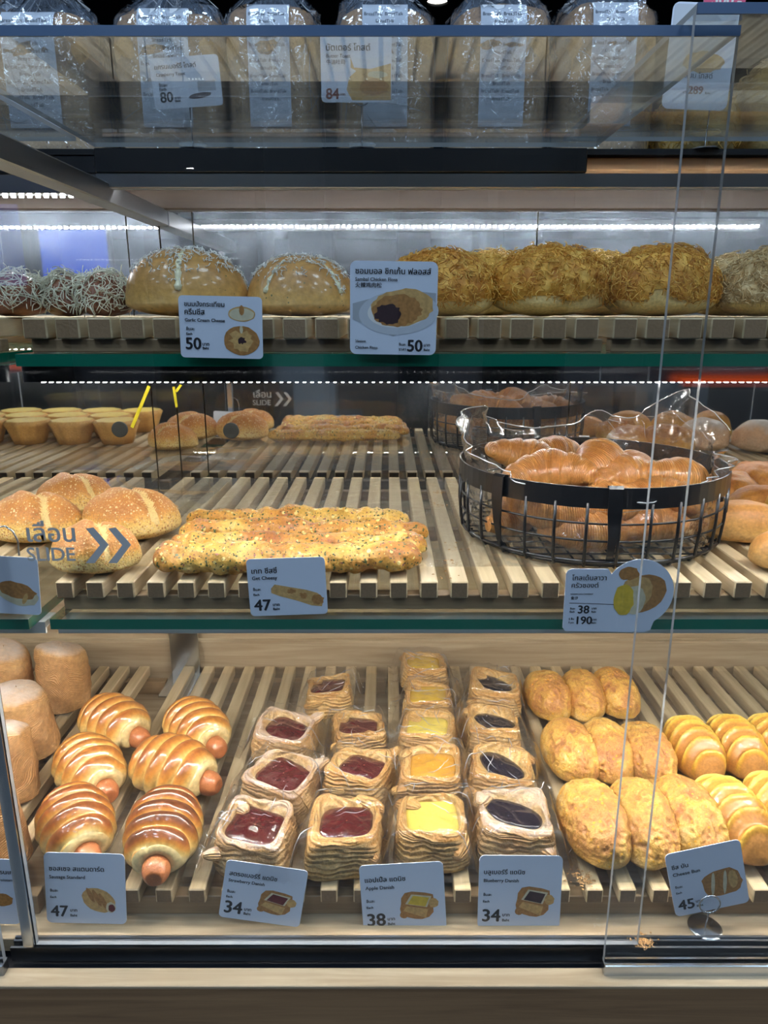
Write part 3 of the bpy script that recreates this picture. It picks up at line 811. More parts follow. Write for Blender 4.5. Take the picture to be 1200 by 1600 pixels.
def danish_geo(seed, kind):
    rg = np.random.default_rng(seed)
    nv = 128
    a = np.linspace(0, 2 * PI, nv, endpoint=False)
    half, Ht = .0455, .048 * rg.uniform(.94, 1.08)
    shear, taper, tilt, tilt2 = rg.uniform(-.16, .16), rg.uniform(.86, .96), rg.uniform(-.08, .08), rg.uniform(-.02, .10)
    out = ngon_r(a, 5.5, 0, half, half * rg.uniform(.92, 1.02)) * (1 + .045 * vnoise(np.stack([np.cos(a) * 2.4, np.sin(a) * 2.4, a * 0 + seed], 1), seed))
    if kind == 'strawberry': inn = ngon_r(a, rg.uniform(3.2, 6), rg.uniform(-.30, .10), .031, .0265 * rg.uniform(.85, 1.1))
    elif kind == 'apple': inn = ngon_r(a, 4.5, rg.uniform(-.2, .15), .031, .029)
    else: inn = ngon_r(a, 2.3, -.60 + rg.uniform(-.2, .2), .034, .019)
    cx, cy = rg.uniform(-.002, .006), rg.uniform(-.002, .004)
    rows, bk, lm = [], [], []
    def put(x, y, zz, bake, lam):
        zz = np.maximum(zz * (1 + (tilt * x + tilt2 * y) / half * np.clip(zz / Ht, 0, 1)), 0)
        rows.append(np.stack([x + shear * y, y, zz], 1)); bk.append(np.broadcast_to(bake, (nv,))); lm.append(np.broadcast_to(lam, (nv,)))
    def row(rad, zz, bake, lam, wob=0.0):
        k = np.stack([np.cos(a) * 3, np.sin(a) * 3, np.full(nv, zz * 60 + seed)], 1)
        r = rad * (1 + wob * fbm(k * 1.6, seed + 3, 3))
        put(r * np.cos(a), r * np.sin(a), zz + .0030 * (zz > .004) * vnoise(k * 1.1, seed + 9), bake + .10 * vnoise(k, seed + 2), lam)
    row(out * .2, 0, .3, 0); row(out * .92, 0, .35, .1)
    nl = 15
    for i in range(nl):
        u = (i + .5) / nl
        rad = out * (1 + (taper - 1) * u) * (.97 + .05 * math.sin(PI * u)) + (.0013 if i % 2 else -.0010)
        wav = .55 * np.sin(a * 1.0 + seed) + .5 * np.sin(2 * a + seed * 2.2)
        row(rad, Ht * (.03 + .86 * u), .26 + .30 * u, .2 + 2.0 * u + .35 * wav * u, .035)
    fold = .5 + .5 * np.sin(2 * a + seed * 1.3)
    ot = out * taper
    for k, (s_, h, b) in enumerate([(1.00, .93, .60), (.955, .99, .68), (.88, 1.03, .62)]): row(ot * s_, Ht * (h + .13 * fold), b, 2.5 + .22 * np.sin(2 * a + k), .025)
    for k, (mix, h, b) in enumerate(((.74, 1.05, .52), (.46, 1.02, .44), (.18, .94, .34), (.0, .84, .25))):
        X = (inn * np.cos(a) + cx) * (1 - mix) + ot * .88 * np.cos(a) * mix; Y = (inn * np.sin(a) + cy) * (1 - mix) + ot * .88 * np.sin(a) * mix
        nz = vnoise(np.stack([X * 75, Y * 75, a * 0 + seed], 1), seed)
        put(X, Y, Ht * (h + .12 * fold * mix) + .0022 * nz, b + .14 * nz, 2.6 + .25 * np.sin(3 * a + seed) + .12 * k)
    for s_ in (.5, .03): put(inn * s_ * np.cos(a) + cx, inn * s_ * np.sin(a) + cy, np.full(nv, Ht * .8), .3, 3.0)
    body = MB().grid(np.array(rows), True, bake=np.clip(np.array(bk), 0, 1), lam=np.array(lm))
    R = []
    for s_, h in ((1.07, .84), (1.04, .91), (.9, .945), (.6, .965), (.3, .97), (.02, .97)):
        X, Y = inn * s_ * np.cos(a) + cx, inn * s_ * np.sin(a) + cy
        jig = .0011 * vnoise(np.stack([X * 120, Y * 120, a * 0 + seed], 1), seed + 5) * (s_ < 1)
        zz = Ht * h * (1 + (tilt * X + tilt2 * Y) / half) + jig
        R.append(np.stack([X + shear * Y, Y, zz], 1))
    fill = MB().grid(np.array(R), True)
    # folded-over corners, like small rolled ears
    ears = []
    for k, ang in enumerate((rg.choice([-.80, -2.35]), rg.choice([.75, 2.4]))):
        e = MB(); nu, ne = 22, 20
        u = np.linspace(0, 1, nu)
        r = .0105 * np.sqrt(np.clip(np.sin(PI * np.clip(u * .90 + .06, 0, 1)), 0, 1)) * rg.uniform(.8, 1.1)
        base = np.array([math.cos(ang) + shear * math.sin(ang), math.sin(ang)]) * .0455
        tdir = np.array([math.cos(ang + rg.choice([2.0, -2.0])), math.sin(ang + 2.0)]); tdir /= np.linalg.norm(tdir)
        Q = []
        for i in range(nu):
            c = base + tdir * (u[i] - .34) * .036
            q = np.linspace(0, 2 * PI, ne, endpoint=False)
            nrm = np.array([-tdir[1], tdir[0]])
            rr = r[i] * (1 + .12 * np.sin(3 * q + 5 * u[i] + seed))
            Q.append(np.stack([c[0] + nrm[0] * rr * np.cos(q), c[1] + nrm[1] * rr * np.cos(q), Ht * (.48 if k == 0 else .80) + .010 * u[i] + .85 * rr * np.sin(q)], 1))
        e.grid(np.array(Q), True, bake=np.tile(np.linspace(.70, .45, nu)[:, None], (1, ne)), lam=np.tile(np.sin(np.linspace(0, 2 * PI, ne))[None, :] * .7, (nu, 1)), caps=True)
        ears.append(e)
    # clear wrapper, tented over the pastry with crimped ends
    nu, nw = 56, 48
    U, V = np.meshgrid(np.linspace(-1, 1, nu), np.linspace(-1, 1, nw), indexing='ij')
    flare = sstep(.74, 1.0, np.abs(U))
    X = U * .070; Y = V * .055 * (1 - .25 * flare) + shear * 0
    rr = np.maximum(np.abs(X - shear * Y) / .052, np.abs(Y) / .052)
    Zw = Ht * 1.26 * (1 + (tilt * X + tilt2 * Y) / half * .8) - Ht * .95 * sstep(.80, 1.16, rr)
    wr = 1 - np.abs(vnoise(np.stack([X * 48 + V, Y * 34, np.full_like(X, seed)], -1), seed))
    wr2 = 1 - np.abs(vnoise(np.stack([X * 95, Y * 80 + U * 2, np.full_like(X, seed + 4)], -1), seed + 2))
    Zw = Zw + .0042 * (wr ** 3 - .5) + .0018 * wr2 ** 4 + .010 * flare * vnoise(np.stack([V * 4, V * 0, U * 2 + seed], -1), seed)
    Zw = np.maximum(Zw, .004)
    FP = np.stack([X + shear * Y * .8, Y, Zw], -1)
    film = MB().grid(FP)
    creases(film, FP, 9, seed, .0006)
    return body, fill, ears, film
def make_danish(kind, seed, label, px, py, rz, sc, fillmat, dusty=False, film=True, lift=0.0):
    body, fill, ears, wr = danish_geo(seed, kind)
    q = on_h(px, py, H_T3 + .022)
    t = thing(kind + '_danish', label, 'danish pastry', (q.x, q.y, z(H_T3) + .0012 + lift), rz, kind + ' danishes on the bottom tray')
    t.scale = (sc,) * 3
    pm = M['danish_dust'] if dusty else M['danish']
    body.build('pastry', pm, t); fill.build('filling', M[fillmat], t)
    for e in ears: e.build('folded_corner', pm, t)
    if film: wr.build('clear_wrapper', [M['film'], M['crease']], t)
    return t
make_danish('strawberry', 1, 'small strawberry danish alone at the back of the strawberry ones', 514, 1090, dg(8), 0.96, 'jam')
make_danish('strawberry', 2, 'strawberry danish second from the back, standing nearest the sausage rolls', 446, 1160, dg(-14), 1.07, 'jam', True)
make_danish('strawberry', 3, 'shiny strawberry danish directly in front of the small back one', 561, 1152, dg(3), 0.98, 'jam')
make_danish('strawberry', 4, 'sugar dusted strawberry danish with its filling half folded over, third row', 440, 1240, dg(-20), 1.09, 'jam', True)
make_danish('strawberry', 5, 'strawberry danish with the largest red diamond filling, beside the tray seam', 562, 1224, dg(-10), 1.07, 'jam')
make_danish('strawberry', 6, 'front strawberry danish heavily dusted with sugar, above the strawberry card', 402, 1318, dg(-12), 1.11, 'jam', True)
make_danish('strawberry', 7, 'front strawberry danish with wide glossy red filling beside the apple column', 540, 1314, dg(4), 1.11, 'jam')
make_danish('apple', 11, 'apple danish at the very back of its column', 662, 1052, dg(6), 1.00, 'apple')
make_danish('apple', 12, 'apple danish second from the back of its column', 669, 1105, dg(2), 1.02, 'apple')
make_danish('apple', 13, 'apple danish with the brightest yellow square filling, middle of its column', 669, 1160, dg(-3), 1.03, 'lemon')
make_danish('apple', 14, 'apple danish with orange caramel filling, second from the front', 672, 1224, dg(-8), 1.07, 'applecaramel')
make_danish('apple', 15, 'front apple danish above the apple price card', 674, 1308, dg(4), 1.11, 'lemon')
make_danish('blueberry', 21, 'blueberry danish at the back of its column', 772, 1090, dg(-4), 1.03, 'blueberry')
make_danish('blueberry', 22, 'golden blueberry danish second from the back', 768, 1148, dg(-8), 1.05, 'blueberry')
make_danish('blueberry', 23, 'blueberry danish second from the front with a curled corner', 783, 1226, dg(-6), 1.12, 'blueberry')
make_danish('blueberry', 24, 'front sugar dusted blueberry danish above the blueberry card', 802, 1302, dg(-4), 1.16, 'blueberry', True)

def cheese_bun(seed):
    d, P, f = bun_geo(46, .043, .072, .050, 2.25, .42, .05, seed, 1.6)
    top = sstep(-.15, .45, d[:, 2])
    rid = 1 - np.abs(fbm(P * 95 + seed, seed, 3))
    P += d * (.0042 * (rid - .4) * top)[:, None]
    bake = np.clip(.16 + .40 * sstep(-.3, .9, d[:, 2]) + .30 * fbm(P * 40 + seed, seed + 4, 2) + .16 * (-d[:, 1]) + .3 * (.65 - rid) * top, 0, 1)
    return MB().add(P, f, bake=bake)
LB = [('back row', 856, 1088), ('back row', 910, 1088), ('back row', 960, 1084), ('middle row', 890, 1175), ('middle row', 948, 1175), ('middle row', 1008, 1180),
      ('front row', 928, 1288), ('front row', 1003, 1288), ('front row', 1072, 1282)]
SIDE = ['on the danish side', 'in the middle of the three', 'on the striped roll side']
cb = [cheese_bun(31 + i).mesh('cheese_bun', M['cheese_bun']) for i in range(4)]
for i, (row, px, py) in enumerate(LB):
    q = on_h(px, py, H_T3 + .028)
    o = bpy.data.objects.new('cheese_bun', cb[(i * 3 + i // 3) % 4]); COL.objects.link(o)
    o.location = (q.x, q.y, z(H_T3) + .0012); o.rotation_euler = (0, 0, dg((4, -3, 2)[i % 3])); k = (.93, .97, 1.04)[i // 3]; o.scale = (k, k, k)
    tag(o, f'oval cheese bun with crumbly golden crust, {row}, {SIDE[i % 3]}', 'cheese bun', 'cheese buns on the bottom tray')

def striped_roll(seed):
    d, P, f = bun_geo(34, .041, .073, .050, 2.3, .45, .02, seed, 1.5)
    v = P[:, 1] / .068 + .16 * (P[:, 0] / .038) ** 2
    s_ = v * 2.9 + .37 + seed * .11
    fr = s_ - np.floor(s_)
    top = sstep(-.25, .35, d[:, 2])
    ridge = np.exp(-((fr - .22) / .13) ** 2)
    P += np.stack([d[:, 0] * .3, d[:, 1] * .2, np.ones(len(P))], 1) * ((.0075 * ridge - .004 * np.exp(-((fr - .55) / .25) ** 2)) * top)[:, None]
    bake = np.clip(.56 + .22 * (-d[:, 1]) + .14 * d[:, 2] - .55 * np.exp(-((fr - .20) / .14) ** 2) * top, 0, 1)
    return MB().add(P, f, bake=bake)
sr = [striped_roll(1).mesh('striped_roll', M['stripe_dough']), striped_roll(2).mesh('striped_roll', M['stripe_dough'])]
for i, (px, py, k, lb) in enumerate(((1083, 1172, .95, 'striped yellow roll in the back row touching the cheese buns'), (1150, 1168, .95, 'striped yellow roll in the back row, middle one'),
                                     (1212, 1168, .95, 'striped yellow roll in the back row cut off by the picture edge'), (1142, 1282, 1.02, 'striped yellow roll in the front row behind the cheese bun card'),
                                     (1222, 1278, 1.02, 'striped yellow roll in the front row cut off by the picture edge'))):
    q = on_h(px, py, H_T3 + .03)
    o = bpy.data.objects.new('striped_roll', sr[i % 2]); COL.objects.link(o)
    o.location = (q.x, q.y, z(H_T3) + .0012); o.scale = (k, k, k); o.rotation_euler = (0, 0, dg((2, 0, -3, 6, 2)[i]))
    tag(o, lb, 'bread roll', 'striped yellow rolls')

def puff_geo(seed):
    nu, nv = 46, 64
    rg = np.random.default_rng(seed)
    zz = np.linspace(0, 1, nu)[:, None]; a = np.linspace(0, 2 * PI, nv, endpoint=False)[None, :]
    tw = a + zz * 1.1 + seed
    r = .046 * (1 + .04 * np.sin(2 * tw) + .03 * np.sin(PI * zz) - .05 * zz)
    lamv = zz * 7 + 2.4 * np.sin(a + seed) + .9 * np.sin(2 * a + 1 + seed) + .8 * vnoise(np.stack([np.cos(a) * 2 + zz * 0, np.sin(a) * 2 + zz * 0, zz * 4 + a * 0], -1), seed + 7)
    r = r + .0005 * np.sin(lamv * 5.0) + .0022 * vnoise(np.stack([np.cos(a) * 3 + zz * 0, np.sin(a) * 3 + zz * 0, zz * 9 + a * 0], -1), seed)
    Hh = .100 + .010 * np.cos(a - 2.2)
    P = np.stack([r * np.cos(a), r * np.sin(a), zz * Hh], -1)
    rows = [P]
    top = P[-1]; c = top.mean(0)
    for s_, dz in ((.985, .003), (.93, .008), (.80, .013), (.55, .016), (.28, .0175), (.02, .0185)):
        k = c + (top - c) * s_; k[:, 2] = top[:, 2] * s_ + c[2] * (1 - s_) + dz + .0015 * np.sin(np.arange(nv) / nv * 2 * PI * 2 + s_ * 12)
        rows.append(k[None])
    G = np.concatenate(rows)
    lam = np.concatenate([np.broadcast_to(lamv, (nu, nv)) * .5] + [np.full((1, nv), 5 + 4 * (1 - s)) + np.arange(nv) / nv * 1.2 for s in (.985, .93, .80, .55, .28, .02)])
    bk = np.concatenate([np.broadcast_to(.35 + .3 * np.sin(PI * zz) + .12 * np.sin(a), (nu, nv)), np.full((6, nv), .3)])
    return MB().grid(G, True, bake=np.clip(bk, 0, 1), lam=lam, caps=False)
for i, (px, py, rz, tx, ty, lb) in enumerate(((8, 1062, 20, 0, 4, 'sugared puff at the back left, cut off by the picture edge'), (99, 1060, 100, 2, 3, 'sugared puff at the back, leaning beside the bare slats'),
                                              (47, 1130, 60, -3, -4, 'sugared puff standing upright in front of the other puffs, nearest the sausage rolls'),
                                              (8, 1200, 160, 3, 3, 'sugared puff at the picture edge in front of the upright one'), (-14, 1300, 200, 0, 2, 'sugared puff nearest the viewer behind the door edge'))):
    q = on_h(px, py + 18, H_T3 + .03)
    t = puff_geo(41 + i).build('sugared_puff', M['puff'], None, (q.x, q.y, z(H_T3) + .0035), dg(rz))
    t.rotation_euler = (dg(tx), dg(ty), dg(rz)); t.scale = (.98, .98, 1.0)
    tag(t, lb, 'puff pastry', 'tall sugared puffs')

# ---- middle shelf
def sesame_bun(seed, label, px, py, rz, sc):
    d, P, f = bun_geo(26, .068, .052, .050, 2.3, .35, .05, seed, 1.3)
    P[:, 0] *= 1 - .18 * np.abs(d[:, 1])
    lx = d[:, 0] * .8 + d[:, 1] * .5 - .12
    lx = lx + .06 * vnoise(d * 4, seed)
    slot = np.exp(-(lx / .075) ** 2) * sstep(.0, .3, d[:, 2]) * sstep(.95, .6, np.abs(d[:, 1]))
    P[:, 2] -= .007 * slot
    P[:, 2] += .004 * np.exp(-((lx + .28) / .12) ** 2) * sstep(.1, .4, d[:, 2])
    bake = np.clip(.12 + .78 * sstep(-.05, .65, d[:, 2]) + .14 * fbm(d * 2.4, seed, 2), 0, 1)
    fm = [1 if slot[list(q)].mean() > .45 else 0 for q in f]
    q = on_h(px, py, H_T2 + .022)
    mb = MB()
    mb.add(P, [a for a, b in zip(f, fm) if not b], 0, bake); n0 = mb.n
    o = mb.build('sesame_bun', M['sesame'], None, (q.x, q.y, z(H_T2) + .001), rz)
    o.scale = (sc,) * 3
    MB().add(P, [a for a, b in zip(f, fm) if b], 0, bake * .4).build('open_cut', M['slash'], o)
    sd = MB(); rg = np.random.default_rng(seed + 70)
    top = np.nonzero((d[:, 2] > .25) & (slot < .3))[0]
    for i in rg.choice(top, 150):
        c = P[i] + rg.normal(0, .0012, 3) * (1, 1, 0); nrm = d[i]; ang = rg.uniform(0, PI)
        u = np.array([math.cos(ang), math.sin(ang), 0]); u -= nrm * u.dot(nrm); u /= np.linalg.norm(u); w = np.cross(nrm, u)
        v = [c + u * .0016, c + w * .0008, c - u * .0016, c - w * .0008, c + nrm * .0007, c - nrm * .0004]
        sd.add(v, [(0, 1, 4), (1, 2, 4), (2, 3, 4), (3, 0, 4), (1, 0, 5), (2, 1, 5), (3, 2, 5), (0, 3, 5)], bake=[rg.uniform(.1, .8)] * 6)
    tag(sd.build('sesame_seeds', M['sesame'], o), kind='stuff')
    tag(o, label, 'sesame bun', 'sesame buns on the middle shelf')
    return o
sesame_bun(51, 'round sesame bun at the back of the group of four', 118, 778, dg(10), .88)
sesame_bun(52, 'sesame bun at the picture edge, partly under the door lettering', 58, 818, dg(-5), .98)
sesame_bun(53, 'widest sesame bun, touching the cheese sticks', 207, 814, dg(8), 1.0)
sesame_bun(54, 'front sesame bun with the door arrows over it', 150, 862, dg(-8), .86)

def cheesy_stick(seed, label, xa, xb, D, hh, yaw=0.0):
    m_ = (D * CT + .29 * ST) / F
    q1 = Vector(((xa - PX0) * m_, D, 0)); q2 = Vector(((xb - PX0) * m_, D, 0))
    Ln = q2.x - q1.x
    nu, nv = 150, 30
    u = np.linspace(0, 1, nu)[:, None]; a = np.linspace(0, 2 * PI, nv, endpoint=False)[None, :]
    r = hh * np.clip(1 - np.abs(2 * u - 1) ** 16, 0.0, 1) ** .5 * (1 + .05 * np.sin(u * 21 + seed))
    X = np.broadcast_to(u * Ln, (nu, nv)); Y = r * np.cos(a) * 1.08 + .004 * np.sin(u * 7 + seed); Z = r * np.sin(a)
    Z = np.where(Z < 0, Z * .6, Z)
    P = np.stack([X, Y, Z], -1)
    nn = np.stack([0 * r + 0 * a, np.cos(a) + 0 * r, np.sin(a) + 0 * r], -1)
    P = P + nn * ((.0034 * fbm(P * 60 + seed * 2, seed, 2) + .0016 * fbm(P * 150 + seed, seed + 5, 2)) * (r / hh))[..., None]
    P[..., 2] -= P[..., 2].min()
    bake = np.clip(.44 + .16 * np.sin(a) + .45 * fbm(P * 28 + seed, seed + 2, 2), 0, 1)
    mb = MB().grid(P, True, bake=bake)
    o = mb.build('cheese_stick', M['cheesy'], None, (q1.x, (q1.y + q2.y) / 2, z(H_T2) + .001), yaw)
    hb = MB(); rg = np.random.default_rng(seed)
    flatP = P.reshape(-1, 3); nz = nn.reshape(-1, 3)
    for i in rg.choice(np.nonzero(nz[:, 2] > -.1)[0], 170):
        c = flatP[i]; n_ = nz[i]
        u_ = rg.normal(0, 1, 3); u_ -= n_ * u_.dot(n_); u_ /= np.linalg.norm(u_); w_ = np.cross(n_, u_); s_ = rg.uniform(.0012, .0034)
        hb.add([c + u_ * s_ + n_ * .0006, c + w_ * s_ * .4 + n_ * .0009, c - u_ * s_ + n_ * .0006, c - w_ * s_ * .4 + n_ * .0003], [(0, 1, 2, 3)], int(rg.choice([0, 0, 1, 2])), smooth=False)
    tag(hb.build('herbs_and_cheese', [herbm, cheesem, hamm], o), kind='stuff')
    tag(o, label, 'cheese stick', 'cheese sticks on the middle shelf')
herbm = flat('dried herbs', (.07, .09, .025), .7); cheesem = flat('melted cheese', (.80, .60, .16), .4); hamm = flat('ham bits', (.42, .16, .12), .6)
cheesy_stick(61, 'long cheese stick at the back of the four', 292, 640, 1.040, .0170)
cheesy_stick(62, 'long cheese stick second from the back', 280, 670, .972, .0175, dg(-.8))
cheesy_stick(63, 'long cheese stick second from the front', 266, 668, .905, .0185, dg(-.6))
cheesy_stick(64, 'long thick cheese stick at the front, behind its price card', 238, 660, .846, .0215, dg(0.5))

def croissant_geo(seed, n=64, nv=32):
    rg = np.random.default_rng(seed)
    u = np.linspace(-1, 1, n)
    ang = u * 1.05
    Rc = .050
    cx, cy = Rc * np.sin(ang) * 1.25, Rc * (1 - np.cos(ang)) * 1.0
    s_ = np.abs(u) * 3.4; fr = s_ - np.floor(s_)
    r = .031 * (1 - .66 * np.abs(u) ** 1.4) * (.93 + .12 * sstep(0, .25, fr) * sstep(1.25, .35, fr))
    r[np.abs(u) > .97] *= .6
    P, bk, lm = [], [], []
    for i in range(n):
        a = np.linspace(0, 2 * PI, nv, endpoint=False)
        t = np.array([math.cos(ang[i]), math.sin(ang[i])]); nr = np.array([-t[1], t[0]])
        rr = r[i] * (1 + .03 * np.sin(3 * a + seed))
        zz = rr * np.sin(a); zz = np.where(zz < 0, zz * .7, zz * .98)
        P.append(np.stack([cx[i] + nr[0] * rr * np.cos(a), cy[i] + nr[1] * rr * np.cos(a), zz], 1))
        bk.append(np.clip(.22 + .36 * sstep(-.3, .8, np.sin(a)) + .22 * sstep(0, .4, fr[i]) - .1, 0, 1)); lm.append(np.full(nv, u[i] * 9 + .0) + .6 * np.cos(a))
    P = np.array(P); P[..., 2] -= P[..., 2].min()
    return MB().grid(P, True, bake=np.array(bk), lam=np.array(lm), caps=True)
cr = [croissant_geo(81 + i).mesh('croissant', M['croissant']) for i in range(3)]
BK = (on_h(912, 812, H_T2 + 0.05).x * 1.0, 1.050)
bx = (912 - PX0) / F * (1.05 * CT + .27 * ST); by = 1.034; BZ = z(H_T2) + .001
RB, HB = .186, .106
def put_croissant(i, dx, dy, h, rz, tx, ty, sc, label):
    o = bpy.data.objects.new('croissant', cr[i % 3]); COL.objects.link(o)
    a = dg(rz); off = Vector((-.012 * math.sin(a), .012 * math.cos(a), 0)) * sc
    o.location = (bx + dx - off.x, by + dy - off.y, BZ + h); o.rotation_euler = (dg(tx), dg(ty), a); o.scale = (sc,) * 3
    tag(o, label, 'croissant', 'croissants in the wire basket')
CROI = [(-.085, .040, 0.066, 155, 6, -14, 1.12, 'golden croissant at the top back of the basket heap, beside the plastic flap'), (-.035, .105, 0.070, 30, 0, 8, 1.0, 'golden croissant end at the very back of the heap'),
        (-.062, -.035, 0.064, 168, -8, 6, 1.12, 'bright croissant at the front of the basket opening under the back pair'), (.000, .015, 0.072, 62, 10, -6, 1.15, 'large ridged croissant in the middle of the heap'),
        (.045, -.030, 0.058, 200, -6, 0, 1.08, 'croissant with a pale knob, right of the large ridged one'), (.112, -.005, 0.054, 24, 5, 10, 1.08, 'pale ridged croissant near the basket rim behind the door edge'),
        (.070, .062, 0.050, 100, 0, 0, 1.05, 'croissant lying behind the knobbed one and the pale one'),
        (-.125, -.045, .009, 68, 0, 0, 1.02, 'croissant low in the basket behind its end wires'), (-.070, -.095, 0.036, -24, 14, 0, 1.02, 'croissant behind the first hook handle of the basket'),
        (-.030, -.118, .009, 4, 0, 0, 1.02, 'wrapped croissant at the basket front between the two hook handles'), (.052, -.110, .009, 190, 0, 0, 1.05, 'wrapped croissant at the front behind the second hook handle'),
        (.104, -.040, .009, 128, 0, 0, 1.0, 'wrapped croissant at the front under the pale ridged one'), (.000, -.085, 0.038, 12, 6, 0, 1.05, 'croissant behind the front wires in the middle of the basket'),
        (.078, -.078, 0.038, 158, 4, 0, 1.05, 'croissant behind the front wires near the price card'), (-.030, .085, 0.034, 10, 0, 0, 1.1, 'croissant deep in the basket behind the heap'), (.060, .060, .020, 70, 0, 0, 1.1, 'croissant under the heap at the far side of the basket')]
for i, c in enumerate(CROI): put_croissant(i, *c)

bk = thing('wire_basket', 'round black wire basket of croissants with two hook handles', 'basket', (bx, by, BZ))
N0 = 72
aa = np.linspace(0, 2 * PI, N0, endpoint=False)
band = []
for (rr, zz) in ((RB, HB - .026), (RB, HB), (RB - .0022, HB), (RB - .0022, HB - .026), (RB, HB - .026)):
    band.append(np.stack([rr * np.cos(aa), rr * np.sin(aa), np.full(N0, zz)], 1))
MB().grid(np.array(band), True, smooth=False).build('rim_band', M['blackmetal'], bk)
wires = MB()
def ringpts(r, h, n=72): a = np.linspace(0, 2 * PI, n, endpoint=False); return np.stack([r * np.cos(a), r * np.sin(a), np.full(n, h)], 1)
for h, r in ((.004, RB - .014), (.010, RB - .006)): wires.tube(ringpts(r, h), .0022, 6, closed=True)
for h in (.038, .060): wires.tube(ringpts(RB - .003, h), .0014, 6, closed=True)
wires.build('ring_wires', M['blackmetal'], bk)
up_ = MB()
for k in range(30):
    a = k * 2 * PI / 30 + .05
    c, s_ = math.cos(a), math.sin(a)
    rr = [RB - .020, RB - .010, RB - .004, RB - .001, RB - .001]; hh = [.003, .003, .012, .045, HB - .02]
    up_.tube([(r * c, r * s_, h) for r, h in zip(rr, hh)], .0021, 6)
up_.build('upright_wires', M['blackmetal'], bk)
bt = MB()
for k in range(-6, 7):
    o_ = k * .026; l = math.sqrt((RB - .012) ** 2 - o_ * o_)
    bt.tube([(o_, -l, .003), (o_, 0, .003), (o_, l, .003)], .0014, 5); bt.tube([(-l, o_, .0055), (0, o_, .0055), (l, o_, .0055)], .0014, 5)
bt.build('base_mesh', M['blackmetal'], bk)
def hook(a, w0=.0085, w1=.004):
    c, s_ = math.cos(a), math.sin(a); tg = np.array([-s_, c, 0])
    prof = [(-.006, HB - .02), (-.006, HB + .0015), (.001, HB + .003), (.0045, HB), (.006, HB - .03), (.004, .045), (-.002, .020), (-.012, .007), (-.022, .004)]
    ws = [w0, w0, w0, w0, w0, w0 * .62, w1, w1, w1]
    P = []
    for (dr, h), w in zip(prof, ws):
        e = np.array([c, s_, 0]) * (RB + dr) + (0, 0, h)
        nrm = np.array([c, s_, 0]) * .0016
        P.append([e - tg * w, e + tg * w, e + tg * w + nrm, e - tg * w + nrm])
    return MB().grid(np.array(P), True, caps=True, smooth=False)
def ang_at(px):
    x = (px - PX0) / F * (.868 * CT + .25 * ST) - bx
    return -PI / 2 + math.asin(max(-1, min(1, x / RB)))
hook(ang_at(790)).build('hook_handle', M['blackmetal'], bk); hook(ang_at(950)).build('hook_handle', M['blackmetal'], bk); hook(dg(78)).build('hook_handle', M['blackmetal'], bk)
# plastic bag lining the basket
na, nh = 120, 22
A, Hh = np.meshgrid(np.linspace(0, 2 * PI, na), np.linspace(0, 1, nh), indexing='ij')
tall = .016 + .052 * np.exp(-((A - 2.75) / .50) ** 2) + .074 * np.exp(-((A - .45) / .42) ** 2) + .030 * np.exp(-((A - 1.25) / .2) ** 2)
front = np.exp(-((A - 4.71) / 1.0) ** 2)
tall = tall * (1 - front) - .018 * front
Zb = .012 + Hh * (HB + tall - .012)
wr = vnoise(np.stack([np.cos(A) * 7, np.sin(A) * 7, Hh * 5], -1), 5) + .5 * vnoise(np.stack([np.cos(A) * 16, np.sin(A) * 16, Hh * 9], -1), 6)
Rb = (RB - .008) * (.955 + .04 * Hh) + .006 * wr * (.4 + Hh) + .010 * sstep(.8, 1, Hh) * wr
BP = np.stack([bx + Rb * np.cos(A), by + Rb * np.sin(A), BZ + Zb], -1)
bl_ = MB().grid(BP); creases(bl_, BP, 26, 3, .0005, (5, 14)); creases(bl_, BP[:, 14:], 30, 4, .0005, (4, 10))
bl_.tube(BP[:, -1] + (0, 0, .0005), .0009, 4, mi=1)
bl_.build('bag_liner', [M['bagfilm'], M['crease']])
tag(bpy.data.objects['bag_liner'], 'crumpled clear plastic bag lining the wire basket, its flaps above the rim', 'plastic bag')

# breads right of the basket
def simple_bun(name, mat, label, cat, group, px, py, h, dims, rz, n=20, seed=0, hc=.022, lump=.04, bump=0.0, p=2.3):
    d, P, f = bun_geo(n, *dims, p, .4, lump, seed, 1.7)
    if bump: P += d * (bump * .7 * np.abs(fbm(P * 55 + seed, seed, 2)) * sstep(0, .5, d[:, 2]))[:, None]
    bake = np.clip(.30 + .62 * sstep(-.1, .8, d[:, 2]) + .15 * fbm(d * 2, seed, 2), 0, 1)
    q = on_h(px, py, h + hc)
    o = MB().add(P, f, bake=bake).build(name, mat, None, (q.x, q.y, z(h) + .001), rz)
    return tag(o, label, cat, group)
g = 'breads beside the wire basket'
simple_bun('plain_roll', M['roll'], 'long smooth brown roll beside the basket', 'bread roll', g, 1162, 822, H_T2, (.060, .030, .040), dg(-14), seed=3)
simple_bun('cheese_bread', M['pizza'], 'cheese topped bread touching the basket rim', 'bread', g, 1140, 772, H_T2, (.048, .060, .040), dg(-20), seed=4, bump=.006)
simple_bun('cheese_bread', M['pizza'], 'cheese topped bread at the back by the picture edge', 'bread', g, 1190, 764, H_T2, (.055, .060, .046), dg(10), seed=5, bump=.006)
simple_bun('plain_roll', M['roll'], 'pale roll end peeping in at the picture edge', 'bread roll', g, 1215, 862, H_T2, (.032, .026, .034), 0, seed=6)
simple_bun('cheese_bread', M['pizza'], 'cheese topped bread lying behind the long smooth roll', 'bread', g, 1196, 800, H_T2, (.055, .036, .042), dg(-16), seed=7, bump=.006)
